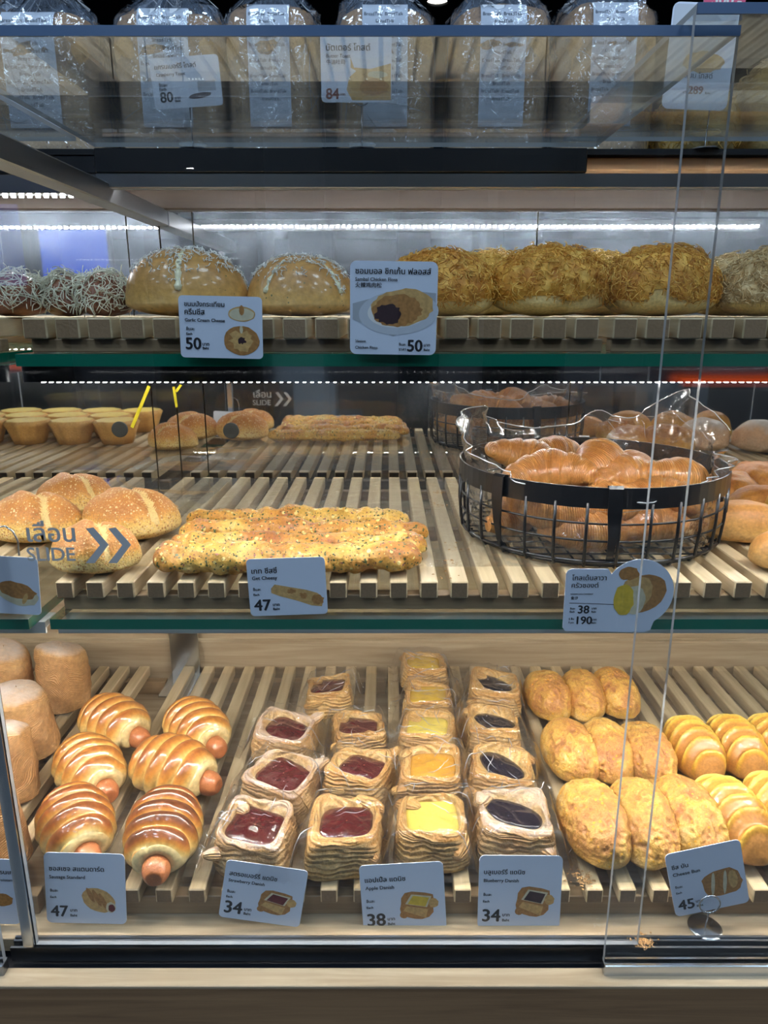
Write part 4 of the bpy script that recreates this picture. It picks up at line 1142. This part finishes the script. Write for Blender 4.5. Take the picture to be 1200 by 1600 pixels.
# trays of bread outside the frame that the middle mirror shows
g = 'custard muffins seen in the mirror'
MUF = []
for r_ in range(3):
    for c_ in range(4):
        x, y = -.66 - c_ * .108 - (r_ % 2) * .05, 1.05 - r_ * .095
        a = np.linspace(0, 2 * PI, 40, endpoint=False); P = []
        for (rr, zz) in ((.002, 0), (.036, 0), (.042, .02), (.050, .042), (.054, .050), (.047, .056), (.030, .058), (.002, .058)):
            P.append(np.stack([rr * np.cos(a) * (1 + .05 * np.sin(9 * a) * (rr > .03)), rr * np.sin(a) * (1 + .05 * np.sin(9 * a) * (rr > .03)), np.full(40, zz)], 1))
        if not MUF:
            t = thing('custard_muffin', 'golden custard muffin on the far left tray, seen only in the mirror', 'muffin', (0, 0, 0), 0, g)
            MB().grid(np.array(P[:6]), True, bake=np.full((6, 40), .5)).build('muffin_case', M['tart'], t)
            MB().grid(np.array(P[5:]), True, bake=np.full((3, 40), .4)).build('custard_top', M['tarttop'], t)
            MUF.append(t); t.location = (x, y, z(H_T2) + .001)
        else: dup(MUF[0], MUF[0]['label'], (x, y, z(H_T2) + .001), c_ * .7)
g = 'floured rolls seen in the mirror'
for k, (x, y) in enumerate(((.60, 1.02), (.70, 1.04), (.80, 1.02), (.73, 1.15), (.85, 1.17))):
    d, P, f = bun_geo(16, .058, .050, .052, 2.2, .4, .06, k, 1.8)
    o = MB().add(P, f, bake=np.clip(.3 + .5 * d[:, 2], 0, 1)).build('floured_roll', M['dustroll'] if k > 2 else M['pizza'], None, (x, y, z(H_T2) + .001), k)
    tag(o, 'round roll on the far right tray, floured ones behind, seen only in the mirror', 'bread roll', g)

# ---- upper shelf
def fibres(mb, pts, nrm, rg, count, ln, r, curl, matbake=(.2, .8), seg=4, lie=.5):
    for i in rg.choice(len(pts), count):
        c, n_ = pts[i], nrm[i]
        u = rg.normal(0, 1, 3); u -= n_ * u.dot(n_) * (1 - lie * .3); u /= np.linalg.norm(u) + 1e-9
        w = np.cross(n_, u); l = ln * rg.uniform(.5, 1.2)
        k1, k2 = rg.normal(0, curl, 2)
        s_ = np.linspace(-.5, .5, seg + 1)
        P = [c + n_ * (r + min(abs(k2), .8) * l * .35 * (1 - (2 * t) ** 2) + lie * .0008) + u * t * l + w * k1 * l * (t * t * 2) for t in s_]
        mb.tube(P, r, 3, bake=rg.uniform(*matbake))
def garlic_bun(label, px, py, sc, rz, seed):
    d, P, f = bun_geo(34, .071, .062, .056, 2.2, .28, .03, seed, 1.2)
    ang = np.arctan2(d[:, 1], d[:, 0])
    cut = np.exp(-(np.sin(2 * ang + .5) / .10) ** 2) * sstep(.02, .35, d[:, 2])
    cut2 = np.exp(-(np.sin(2 * ang + .5) / .30) ** 2) * sstep(.0, .5, d[:, 2])
    P[:, 2] += .004 * (1 - cut2) * sstep(0, .6, d[:, 2])
    P *= (1 - .07 * cut)[:, None]
    bake = np.clip(.16 + .42 * sstep(-.2, .5, d[:, 2]) * (1 - .5 * cut), 0, 1)
    q = on_h(px, py, H_T1) if False else None
    D = .93; x = (px - PX0) / F * (D * CT - .03 * ST)
    o = MB().add(P, f, bake=bake).build('garlic_bun', M['garlicbun'], None, (x, D, z(H_T1) + .001), rz)
    o.scale = (sc,) * 3
    cm = MB()
    for k in range(4):
        a0 = -.25 + k * PI / 2
        Q = []
        for t in np.linspace(.25, 1.35, 16):
            e = np.array([math.sin(t) * math.cos(a0), math.sin(t) * math.sin(a0), math.cos(t)])
            j = np.argmin(((d - e) ** 2).sum(1))
            Q.append(P[j] + e * .0005)
        cm.tube(Q, .0042 * (1 + .3 * np.sin(np.arange(16) * 1.7 + k)), 7)
    cm.build('garlic_cream', M['cream'], o)
    fl = MB(); rg = np.random.default_rng(seed)
    keep = np.nonzero((d[:, 2] > .50))[0]
    fibres(fl, P[keep], d[keep], rg, 420, .008, .00055, .5, (.4, .6), 2, 1.4)
    rim = np.nonzero((cut2 > .4) & (d[:, 2] > .15))[0]
    fibres(fl, P[rim], d[rim], rg, 120, .007, .0005, .5, (.4, .6), 2, 1.2)
    tag(fl.build('cheese_flakes', M['flakes'], o), kind='stuff')
    tag(o, label, 'garlic bun', 'garlic cream cheese buns')
garlic_bun('large garlic cream cheese bun behind the garlic card, topped with white flakes', 293, 460, 1.02, dg(20), 91)
garlic_bun('garlic cream cheese bun between its card and the floss card', 470, 460, .94, dg(-25), 92)
def floss_bun(label, px, D, dims, rz, seed, mat, count=1300, cover=.0, bunmat='flossbun', name='floss_bun', group='floss buns on the upper shelf'):
    d, P, f = bun_geo(22, *dims, 2.3, .34, .05, seed, 1.5)
    bake = np.clip(.1 + .5 * sstep(-.2, .7, d[:, 2]), 0, 1)
    x = (px - PX0) / F * (D * CT - .03 * ST)
    o = MB().add(P, f, bake=bake).build(name, M[bunmat], None, (x, D, z(H_T1) + .001), rz)
    fl = MB(); rg = np.random.default_rng(seed)
    edge = cover + .25 * vnoise(d * 3 + seed, seed)
    keep = np.nonzero(d[:, 2] > edge)[0]
    # matted layer under the loose strands
    lay = P + d * (.0035 + .0035 * fbm(P * 160, seed, 2))[:, None] * sstep(-.05, .25, d[:, 2] - edge)[:, None]
    fl.add(lay, [q for q in f if (d[list(q), 2] > edge[list(q)]).all()], bake=np.clip(.45 + .4 * fbm(P * 90, seed, 2), 0, 1))
    fibres(fl, lay[keep], d[keep], rg, count, .013, .00055, .8, (.05, .75), 3, 1.2)
    tag(fl.build('floss_topping', M[mat], o), kind='stuff')
    tag(o, label, 'floss bun', group)
floss_bun('brown floss bun partly hidden by the floss price card', 690, .925, (.062, .05, .053), dg(5), 101, 'floss')
floss_bun('brown floss bun in the middle of the front row, pale egg showing below', 857, .925, (.066, .05, .055), dg(-4), 102, 'floss')
floss_bun('brown floss bun nearest the door edges, egg yellow at its lower front', 1030, .925, (.066, .05, .056), dg(6), 103, 'floss')
floss_bun('golden floss bun in the back row between the first two brown ones', 765, 1.06, (.060, .05, .058), 0, 104, 'flossgold')
floss_bun('golden floss bun in the back row between the last two brown ones', 935, 1.06, (.062, .05, .058), 0, 105, 'flossgold')
floss_bun('pale floss bun behind, at the picture edge', 1145, 1.03, (.056, .05, .054), 0, 106, 'flosspale')
floss_bun('pale floss bun in front, cut off by the picture edge', 1205, .925, (.058, .05, .054), 0, 107, 'flosspale')
def shredded(label, px, D, dims, rz, seed):
    d, P, f = bun_geo(18, *dims, 2.3, .4, .08, seed, 2.0)
    x = (px - PX0) / F * (D * CT - .02 * ST)
    o = MB().add(P, f, bake=np.clip(.5 + .3 * fbm(d * 3, seed, 2), 0, 1)).build('shredded_cheese_bread', M['brownlog'], None, (x, D, z(H_T1) + .001), rz)
    fl = MB(); rg = np.random.default_rng(seed); keep = np.nonzero(d[:, 2] > -.1)[0]
    fibres(fl, P[keep], d[keep], rg, 360, .022, .0006, .5, (.3, .7), 6, 1.4)
    tag(fl.build('cheese_shreds', M['cheeseshred'], o), kind='stuff')
    tag(o, label, 'cheese bread', 'shredded cheese breads')
shredded('brown bread under white cheese shreds at the picture edge, upper shelf', 26, .93, (.037, .04, .036), 0, 111)
shredded('brown bread under white cheese shreds in the middle of its three', 105, .94, (.027, .04, .035), .3, 112)
shredded('brown bread under white cheese shreds touching the large garlic bun', 166, .93, (.023, .04, .036), -.2, 113)

# ---- loose crumbs
def crumbs(label, spots, n, h, seed, sz=.0018, spread=.02):
    rg = np.random.default_rng(seed); mb = MB()
    for i in range(n):
        px, py = spots[rg.integers(len(spots))]
        q = on_h(px, py, h)
        c = np.array(q) + (rg.normal(0, spread), rg.normal(0, spread), sz * .4); s_ = sz * rg.uniform(.4, 1.5)
        v = c + s_ * rg.normal(0, .7, (6, 3)) * (1, 1, .4)
        v = np.array([c + s_ * np.array(e) * rg.uniform(.5, 1.3) for e in ((1, 0, 0), (-1, 0, 0), (0, 1, 0), (0, -1, 0), (0, 0, .5), (0, 0, -.3))])
        mb.add(v, [(0, 2, 4), (2, 1, 4), (1, 3, 4), (3, 0, 4), (2, 0, 5), (1, 2, 5), (3, 1, 5), (0, 3, 5)], smooth=False)
    tag(mb.build('crumbs', M['crumb']), label, 'crumbs', None, 'stuff')
crumbs('loose crumbs on the slats between the cheese sticks and the basket', [(690, 790), (700, 850), (705, 880), (715, 860), (688, 770), (700, 900)], 70, H_T2 + .001, 5, .0016, .008)
crumbs('brown crumbs on the tray front below the cheese buns', [(910, 1372), (915, 1376), (900, 1368)], 110, H_T3 + .001, 6, .0016, .006)
crumbs('brown crumbs on the oak floor behind the door shoe', [(1003, 1471), (1010, 1473), (1000, 1468)], 150, H_FLOOR + .001, 7, .0016, .006)

# ---- clear liner sheets
def sheet(name, label, xa, xb, ya, yb, h, amp, fq, seed, fold=0.0):
    nx, ny = 90, 70
    X, Y = np.meshgrid(np.linspace(xa, xb, nx), np.linspace(ya, yb, ny), indexing='ij')
    n_ = vnoise(np.stack([X * fq, Y * fq * .6, X * 0 + seed], -1), seed)
    Z_ = z(h) + .0006 + amp * np.abs(n_) + fold * np.clip(1 - np.abs(vnoise(np.stack([X * 9, Y * 5, X * 0 + 3], -1), seed + 1)) * 5, 0, 1)
    tag(MB().grid(np.stack([X, Y, Z_], -1)).build(name, M['filmflat']), label, 'plastic sheet')
sheet('liner_sheet', 'clear plastic sheet on the tray under sausage rolls and danishes', -.40, .0, .80, 1.36, H_T3, .0012, 12, 1)
sheet('liner_sheet', 'clear plastic sheet on the tray under apple danishes and cheese buns', .004, .41, .79, 1.37, H_T3, .0012, 12, 2)
sheet('liner_sheet', 'clear plastic sheet under the striped yellow rolls', .44, .80, .79, 1.37, H_T3, .0012, 12, 3)
sheet('liner_sheet', 'clear plastic sheet under the cheese sticks and basket', -.36, .29, .87, 1.38, H_T2, .0008, 12, 4)
sheet('liner_sheet', 'rumpled clear plastic sheet behind the sesame buns', -.72, -.30, 1.12, 1.38, H_T2, .004, 8, 5, .006)

# ------------------------------------------------------------------ bagged toast loaves on the top deck
def loaf_geo(seed, wd, dp, ht):
    nv = 56
    a = np.linspace(0, 2 * PI, nv, endpoint=False)
    o = ngon_r(a, 5.0, 0, wd / 2, dp / 2)
    rows, bkk = [], []
    for u in np.linspace(0, 1, 20):
        s_ = 1 - .06 * (u < .04) if u < .7 else 1 + .05 * math.sin((u - .7) / .3 * PI)
        rows.append(np.stack([o * s_ * np.cos(a), o * s_ * np.sin(a), np.full(nv, u * ht * .84)], 1)); bkk.append(np.full(nv, .2 + .35 * u))
    for s_, h in ((.99, .88), (.93, .94), (.78, .985), (.5, 1.0), (.2, 1.0), (.02, 1.0)):
        rows.append(np.stack([o * s_ * np.cos(a), o * s_ * np.sin(a), ht * (h + .0 * a) + .004 * vnoise(np.stack([np.cos(a) * 3 * s_, np.sin(a) * 3 * s_, a * 0 + seed], 1), seed)], 1)); bkk.append(np.full(nv, .75))
    P = np.array(rows); P = P + .0025 * fbm(P * 35 + seed, seed, 2)[..., None]
    P[..., 2] -= P[..., 2].min()
    body = MB().grid(P, True, bake=np.array(bkk))
    nb = 84; a = np.linspace(0, 2 * PI, nb, endpoint=False); o = ngon_r(a, 4.0, 0, wd / 2 + .006, dp / 2 + .006)
    R = []
    hs = np.concatenate([np.linspace(0, ht * .92, 14), np.linspace(ht * .97, ht + .075, 14), np.linspace(ht + .08, ht + .12, 6)])
    for h in hs:
        if h < ht * .93: k, w = 1.0, .5
        elif h <= ht + .076: t = (h - ht * .93) / (ht * .07 + .076); k, w = max(.10, 1.04 - 1.0 * t ** .95), 1.0 + .8 * t
        else: t = (h - ht - .076) / .045; k, w = .10 + .42 * t, 1.6
        fold = vnoise(np.stack([np.cos(a) * 6, np.sin(a) * 6, np.full(nb, h * 9 + seed)], 1), seed) + .6 * vnoise(np.stack([np.cos(a) * 14, np.sin(a) * 14, np.full(nb, h * 22 + seed)], 1), seed + 1)
        r = o * k * (1 + .16 * w * fold * (.15 if h < ht * .93 else .6))
        R.append(np.stack([r * np.cos(a), r * np.sin(a), np.full(nb, h + .002) + (.006 * fold if h > ht * .93 else 0)], 1))
    R = np.array(R)
    bag = MB().grid(R, True)
    creases(bag, R[13:], 70, seed, .0011, (5, 16), True)
    creases(bag, R[:16], 16, seed + 1, .0008, (5, 14), True)
    # paper band: over the front, across the top
    bw = wd * .46
    prof = [(-dp / 2 - .004, ht * .20), (-dp / 2 - .0045, ht * .6), (-dp / 2 - .005, ht * .84), (-dp / 2 * .98 - .002, ht * .93), (-dp / 2 * .90, ht * .985), (-dp / 2 * .6, ht * 1.025), (0, ht * 1.035), (dp / 2 * .6, ht * 1.02)]
    Q = np.array([[(x, yy, zz) for x in np.linspace(-bw / 2, bw / 2, 6)] for yy, zz in prof])
    return body, bag, MB().grid(Q), bw, prof
def bread_band_text(bw, prof, dp, ht):
    mb = MB()
    v, f = text_geo('BreadTalk')
    lo, hi = v[:, 0].min(), v[:, 0].max(); w = bw * .40; k = w / (hi - lo)
    for r_ in range(12):
        zz = ht * .90 - r_ * .0105
        for c_ in range(3):
            x = -bw / 2 + .003 + c_ * w * 1.14 - (r_ % 2) * w * .5
            P = np.stack([x + (v[:, 0] - lo) * k, np.zeros(len(v)), zz + v[:, 1] * k * 1.05], 1)
            P[:, 1] = np.interp(P[:, 2], [p_[1] for p_ in prof[:6]], [p_[0] for p_ in prof[:6]]) - .0008
            if P[:, 0].min() < -bw / 2 or P[:, 0].max() > bw / 2: continue
            mb.add(P, f, smooth=False)
    # rows lying on the crown
    for r_ in range(3):
        yy = -dp / 2 * .86 + r_ * .012
        for c_ in range(2):
            x = -bw / 2 + .003 + c_ * w * 1.14
            P = np.stack([x + (v[:, 0] - lo) * k, yy + v[:, 1] * k, np.zeros(len(v))], 1)
            P[:, 2] = np.interp(P[:, 1], [p_[0] for p_ in prof[4:]], [p_[1] for p_ in prof[4:]]) + .0008
            mb.add(P, f, smooth=False)
    return mb
LOAF = [(100, 178, 0.207, 'bagged toast loaf at the top left, its bag tied with a twist', True), (290, 168, 0.212, 'bagged toast loaf behind the blue toast card on top of the case', True), (438, 140, 0.217, 'bagged pale loaf third along the top of the case', True),
        (602, 150, 0.217, 'bagged toast loaf behind the brown priced card, top of the case', True), (768, 152, 0.217, 'bagged toast loaf below the bright ceiling spot', True), (924, 148, 0.220, 'bagged toast loaf last before the dark gap on top', True)]
for i, (px, wpx, ht, lb, _) in enumerate(LOAF):
    D = 1.36
    m_ = (D * CT - .30 * ST) / F
    wd = wpx * m_ * .92
    x = (px - PX0) * m_
    b, bag, band_, bw, prof = loaf_geo(120 + i, wd, .20, ht)
    t = thing('bagged_loaf', lb, 'bagged bread', (x, D, z(H_DECK) + .001), 0, 'bagged toast loaves on top of the case')
    b.build('loaf', M['toast'], t); bag.build('clear_bag', [M['bag'], M['crease']], t)
    bo = band_.build('paper_band', M['paper'], t)
    bread_band_text(bw, prof, .20, ht).build('lettering', M['ink'], bo)
for i, (px, ht, lb) in enumerate(((1080, .11, 'low floss loaf behind the tall toast card on top of the case'), (1200, .15, 'floss loaf at the top right picture edge'))):
    D = 1.34; m_ = (D * CT - .28 * ST) / F
    d, P, f = bun_geo(20, .058, .085, ht * .75, 2.8, .35, .04, 140 + i, 1.5)
    o = MB().add(P, f, bake=np.clip(.2 + .4 * d[:, 2], 0, 1)).build('floss_loaf', M['flossbun'], None, ((px - PX0) * m_, D, z(H_DECK) + .001))
    fl = MB(); rg = np.random.default_rng(i); keep = np.nonzero(d[:, 2] > -.2)[0]
    fibres(fl, P[keep], d[keep], rg, 700, .02, .0007, .8, (.1, .8), 4, 1.2)
    tag(fl.build('floss_topping', M['flosspale' if i else 'flossgold'], o), kind='stuff'); tag(o, lb, 'floss loaf', 'floss loaves on top of the case')

# ------------------------------------------------------------------ price cards
sq = lambda x0, y0, x1, y1: [(x0, y0), (x1, y0), (x1, y1), (x0, y1)]
card(((62, 1340), (190, 1343), (58, 1441)), 'price card with a sausage roll picture, 47 baht', D3, std('ซอสเซจ สแตนดาร์ด', 'Sausage Standard', '47', .68, .44),
     [(B(.66, .66, .22, .16, seed=1, rot=.5, rough=.03), 'printlight'), (B(.56, .59, .03, .11, seed=2, rot=-.4), 'printbrown'), (B(.64, .63, .03, .13, seed=3, rot=-.4), 'printbrown'), (B(.72, .68, .03, .13, seed=5, rot=-.4), 'printbrown'), (B(.81, .76, .06, .075, seed=4), 'printcream'), (B(.82, .77, .042, .055, seed=5), 'printred')], lean=-.10)
DAN = lambda fm: [(B(.66, .62, .20, .20, n=16, seed=8, rot=.15, p=4), 'printbrown'), ([(.52, .60), (.60, .46), (.84, .50), (.78, .66)], 'printcream'), ([(.55, .60), (.62, .48), (.81, .52), (.76, .65)], fm),
                  ([(.49, .70), (.54, .63), (.79, .69), (.76, .82)], 'printlight'), (B(.86, .60, .06, .07, seed=3), 'printlight'), (B(.50, .76, .05, .05, seed=4), 'printbrown')]
card(((352, 1350), (481, 1368), (356, 1434)), 'tilted price card with a strawberry danish picture, 34 baht', D3 - .004, std('สตรอเบอร์รี่ แดนิช', 'Strawberry Danish', '34', .58, .44), DAN('printred'), lean=-.10)
card(((560, 1361), (693, 1354), (558, 1458)), 'price card with an apple danish picture, 38 baht', D3, std('แอปเปิ้ล แดนิช', 'Apple Danish', '38', .48, .34), DAN('printyellow'), lean=-.10)
card(((751, 1345), (883, 1346), (750, 1450)), 'price card with a blueberry danish picture, 34 baht', D3, std('บลูเบอร์รี่ แดนิช', 'Blueberry Danish', '34', .49, .42), DAN('printdark'), lean=-.10)
D5 = .775
card(((1038, 1336), (1156, 1311), (1042, 1436)), 'tilted price card with a cheese bun picture in a ring stand, 45 baht', D5, std('ชีส บัน', 'Cheese Bun', '45', .22, .36),
     [(B(.68, .60, .26, .20, n=24, seed=8, rot=-.1, p=3), 'printbrown'), (B(.56, .60, .025, .18, seed=9, rot=.15), 'printcream'), (B(.72, .60, .025, .18, seed=9, rot=.15), 'printcream'), (B(.83, .58, .06, .14, seed=10), 'printlight')])
card(((384, 874), (507, 870), (387, 963)), 'price card with a long cheese stick picture, 47 baht', .806, std('เกท ชีสซี่', 'Get Cheesy', '47', .32, .32),
     [([(.29, .52), (.34, .45), (.52, .50), (.74, .56), (.88, .62), (.96, .72), (.93, .86), (.80, .84), (.60, .74), (.40, .66), (.29, .60)], 'printlight'), (B(.88, .74, .08, .09, seed=3, rough=.15), 'printbrown'), (B(.55, .58, .05, .04, seed=4, rough=.3), 'printbrown'), (B(.70, .66, .05, .05, seed=6, rough=.3), 'printbrown')])
def lava(w, h):
    r, cx, cz = .335 * w, .715 * w, .53 * h + .02 * h
    pts = [(.03 * w, 0), (.80 * w, -.02 * h), (.86 * w, .02 * h), (.88 * w, .12 * h)]
    for a in np.linspace(-1.02, 2.55, 26): pts.append((cx + r * math.cos(a), cz + r * 1.02 * math.sin(a)))
    pts += [(.40 * w, .885 * h), (.05 * w, .885 * h), (.015 * w, .86 * h), (0, .82 * h), (0, .05 * h)]
    return pts
card(((886, 876), (1050, 876), (886, 986)), 'round-headed price card with an oozing croissant picture, 38 and 190', .788,
     [('โกลเด้นลาวา', .06, .27, .33, .012), ('ครัวซองต์', .06, .375, .26, .012), ('GOLDEN LAVA CROISSANT', .055, .475, .22, .02), ('金沙', .06, .54, .07, .02), (EACH, .06, .685, .05, .03), ('Each', .06, .73, .045, .03), ('38', .14, .74, .105, .028), (BAHT, .27, .685, .045, .03), ('Baht', .27, .73, .045, .03),
      ('5 ชิ้น', .055, .835, .05, .03), ('5 pcs', .055, .885, .05, .03), ('190', .135, .895, .145, .028), (BAHT, .28, .845, .045, .03), ('Baht', .28, .89, .045, .03)],
     [([(.05, .590), (.50, .612), (.50, .620), (.05, .598)], 'printdark'), (B(.745, .47, .215, .29, seed=5, rough=.03, rot=.5), 'printbrown'), (B(.68, .46, .16, .25, seed=6, rough=.05, rot=.2), 'printlight'), (B(.60, .18, .10, .09, seed=7, rough=.1), 'printbrown'), (B(.68, .55, .10, .20, seed=9, rough=.06), 'printcream'), (B(.57, .55, .10, .22, seed=8, rough=.08), 'printyellow')], shape=lava)
card(((278, 461), (409, 464), (275, 558)), 'price card with a cut garlic bun picture, 50 baht', .786,
     [('ขนมปังกระเทียม', .07, .17, .48, .022), ('ครีมชีส', .07, .30, .24, .022), ('Garlic Cream Cheese', .07, .415, .48, .022), (EACH, .08, .555, .10, .02), ('Each', .08, .63, .07, .03), ('50', .07, .86, .18, .03), (BAHT, .27, .80, .08, .03), ('Baht', .27, .86, .075, .03)],
     [(B(.755, .28, .165, .12, seed=2, rough=.03), 'printlight'), (B(.755, .285, .15, .10, seed=3, rough=.03), 'printcream'), (B(.755, .22, .03, .08, seed=4), 'printbrown'), (B(.745, .71, .215, .24, seed=5, rough=.03), 'printbrown'), (B(.745, .71, .14, .16, seed=6, rough=.25), 'printlight'), (B(.745, .53, .02, .06, seed=6), 'printcream'), (B(.745, .71, .05, .05, seed=7, rough=.3), 'printdark')])
card(((547, 407), (685, 409), (543, 553)), 'large price card with a floss bun on a plate picture, 50 baht', .784,
     [('ซอมบอล ชิกเก้น ฟลอสส์', .06, .135, .86, .02), ('Sambal Chicken Floss', .06, .21, .48, .012), ('火辣鸡肉松', .06, .275, .30, .012), ('ไก่หยอง', .06, .87, .12, .012), ('Chicken Floss', .06, .94, .26, .012), (EACH, .57, .90, .08, .02), ('ราคา', .57, .955, .08, .02), ('50', .67, .96, .17, .03), (BAHT, .86, .905, .07, .02), ('Baht', .86, .955, .07, .02)],
     [([(.03, .45), (.60, .30), (.985, .33), (.985, .60), (.5, .80), (.03, .62)], 'printshade'), (B(.56, .545, .46, .235, n=32, seed=1, rough=0.0, rot=-.06), 'printplate'), (B(.55, .535, .35, .17, n=32, seed=1, rough=0.0, rot=-.06), 'whiteink'), (B(.60, .49, .36, .20, n=40, seed=2, rough=.05, rot=-.1), 'printlight'), (B(.54, .52, .28, .17, n=40, seed=4, rough=.08, rot=-.05), 'printbrown'), (B(.44, .56, .15, .11, n=30, seed=6, rough=.14), 'printdark')])
card(((-62, 866), (58, 872), (-62, 955)), 'price card with a brown loaf picture hanging in a wire hook at the picture edge', .788, [],
     [(B(.72, .66, .27, .18, seed=2, rough=.06, rot=.3), 'printcream'), (B(.70, .58, .26, .14, seed=3, rough=.08, rot=.3), 'printbrown'), (B(.80, .72, .03, .10, seed=4, rot=.3), 'printlight')])
card(((-108, 1340), (20, 1343), (-108, 1441)), 'price card behind the door edge of the neighbouring case', D3, [('แคเรนเก', .70, .22, .28, .022), ('Croissant', .76, .33, .22, .02)], [(B(.8, .62, .14, .1, seed=3), 'printbrown')])
# top cards
card(((232, 92), (340, 84), (238, 172)), 'toast price card in a ring stand behind the top glass, 80 baht', 1.185,
     [('แครนเบอร์รี่ โทสต์', .07, .22, .60, .02), ('Cranberry Toast', .08, .36, .42, .018), (EACH, .10, .56, .12, .02), ('Each', .10, .64, .10, .02), ('80', .10, .87, .18, .03), (BAHT, .31, .82, .08, .03), ('Baht', .31, .88, .08, .03)],
     [(sq(.66, .50, .92, .70), 'printshade'), (B(.68, .78, .17, .055, seed=3, rot=-.15), 'printdark')])
card(((500, 50), (612, 50), (498, 160)), 'toast price card with a large bread picture behind top glass, 84', 1.183,
     [('บัตเตอร์ โทสต์', .08, .26, .62, .02, 0), ('Butter Toast', .08, .36, .34, .015), ('牛油吐司', .08, .45, .26, .015), ('84', .07, .95, .18, .03, 1), (BAHT, .27, .90, .07, .03, 1)],
     [([(.42, .35), (.47, .50), (.70, .52), (.99, .44), (.99, .97), (.44, .97), (.36, .82), (.40, .64), (.50, .55), (.42, .50)], 'printlight'), (B(.75, .78, .20, .12, seed=4, rough=.1), 'printbrown'), (B(.80, .60, .14, .05, seed=5), 'printcream')])
card(((1053, 2), (1158, 6), (1050, 170)), 'tall toast price card with a landscape picture in a ring stand, 289', 1.182,
     [('แบบ โทสต์', .30, .70, .42, .016), (BAHT, .30, .845, .08, .02), ('289', .38, .85, .22, .03, 1), ('Baht', .64, .85, .08, .02)],
     [([(.02, .02), (.98, .02), (.98, .34), (.02, .34)], 'printplate'), ([(.25, .10), (.55, .03), (.75, .16), (.40, .20)], 'printshade'), ([(.70, .20), (.96, .14), (.90, .28), (.74, .30)], 'printshade'), (B(.55, .55, .30, .10, seed=4, rough=.1), 'printlight')])
c_ = card(((1103, -22), (1168, -18), (1103, 10)), 'small pink price tag above the tall toast card, 300', 1.20, [('300.-', .2, .88, .7, .03, 2)], [([(.0, .0), (1, .0), (1, 1.0), (.0, 1.0)], 'pink')])

# ------------------------------------------------------------------ ring stands, hook, door lettering
def stand(label, px, py, rpx, D, h0, base=True, tilt=0.0):
    q = on_D(px, py, D - .004); r = rpx * mpp(q)
    t = thing('card_stand', label, 'card stand', (q.x, D, z(h0)))
    zz = q.z - z(h0)
    a = np.linspace(0, 2 * PI, 30, endpoint=False)
    MB().tube(np.stack([r * np.cos(a), np.full(30, -.004), zz + r * np.sin(a)], 1), .0011, 6, closed=True).build('ring', M['metal'], t)
    MB().tube([(0, -.004, zz - r), (0, -.003, zz * .4), (0, 0, .002)], .0009, 6).build('stem', M['metal'], t)
    if base:
        P = [np.stack([rr * np.cos(a), rr * np.sin(a), np.full(30, h)], 1) for rr, h in ((.021, 0), (.021, .0015), (.019, .0025), (.004, .004), (.0003, .004))]
        MB().grid(np.array(P), True, smooth=False).build('base_disc', M['metal'], t)
stand('steel ring stand holding the cheese bun card on the oak floor', 1109, 1413, 16, D5 - .006, H_FLOOR)
stand('ring stand of the blue toast card on the top deck', 296, 155, 11, 1.199, H_DECK, True)
stand('ring stand of the brown priced toast card on the top deck', 565, 151, 12.5, 1.199, H_DECK, True)
stand('ring stand of the tall toast card on the top deck', 1110, 158, 12, 1.199, H_DECK, True)
q0 = [on_D(a, b, .782) for a, b in ((-4, 824), (8, 822), (20, 830), (28, 845), (30, 868))]
tag(MB().tube([tuple(p_) for p_ in q0], .0011, 6).build('card_hook', M['metal']), 'curved steel hook holding the loaf picture card at the picture edge', 'hook')
# frosted words on the wide door
dl = MB()
def on_door(px, py): return on_D(px, py, D_A - .0066)
for s, xa, xb, yb, bold in (('เลื่อน', 44, 118, 846, .02), ('SLIDE', 44, 118, 876, .02)):
    A_, B_ = on_door(xa, yb), on_door(xb, yb)
    m_ = MB(); put_text(m_, s, A_.x, A_.z, B_.x - A_.x, bold, eps=0.0)
    for v in m_.v: v[:, 1] += D_A - .0066
    dl.add(np.concatenate(m_.v), m_.f, smooth=False)
for ox in (0, 35):
    pts = [(134, 826), (146, 824), (170, 851), (148, 880), (134, 880), (156, 852)]
    P = [on_door(a + ox, b) for a, b in pts]
    dl.add(P, [(0, 5, 2, 1), (5, 4, 3, 2)], smooth=False)
o = dl.build('frosted_lettering', M['inkgrey'], dA)
o.location = -dA.location
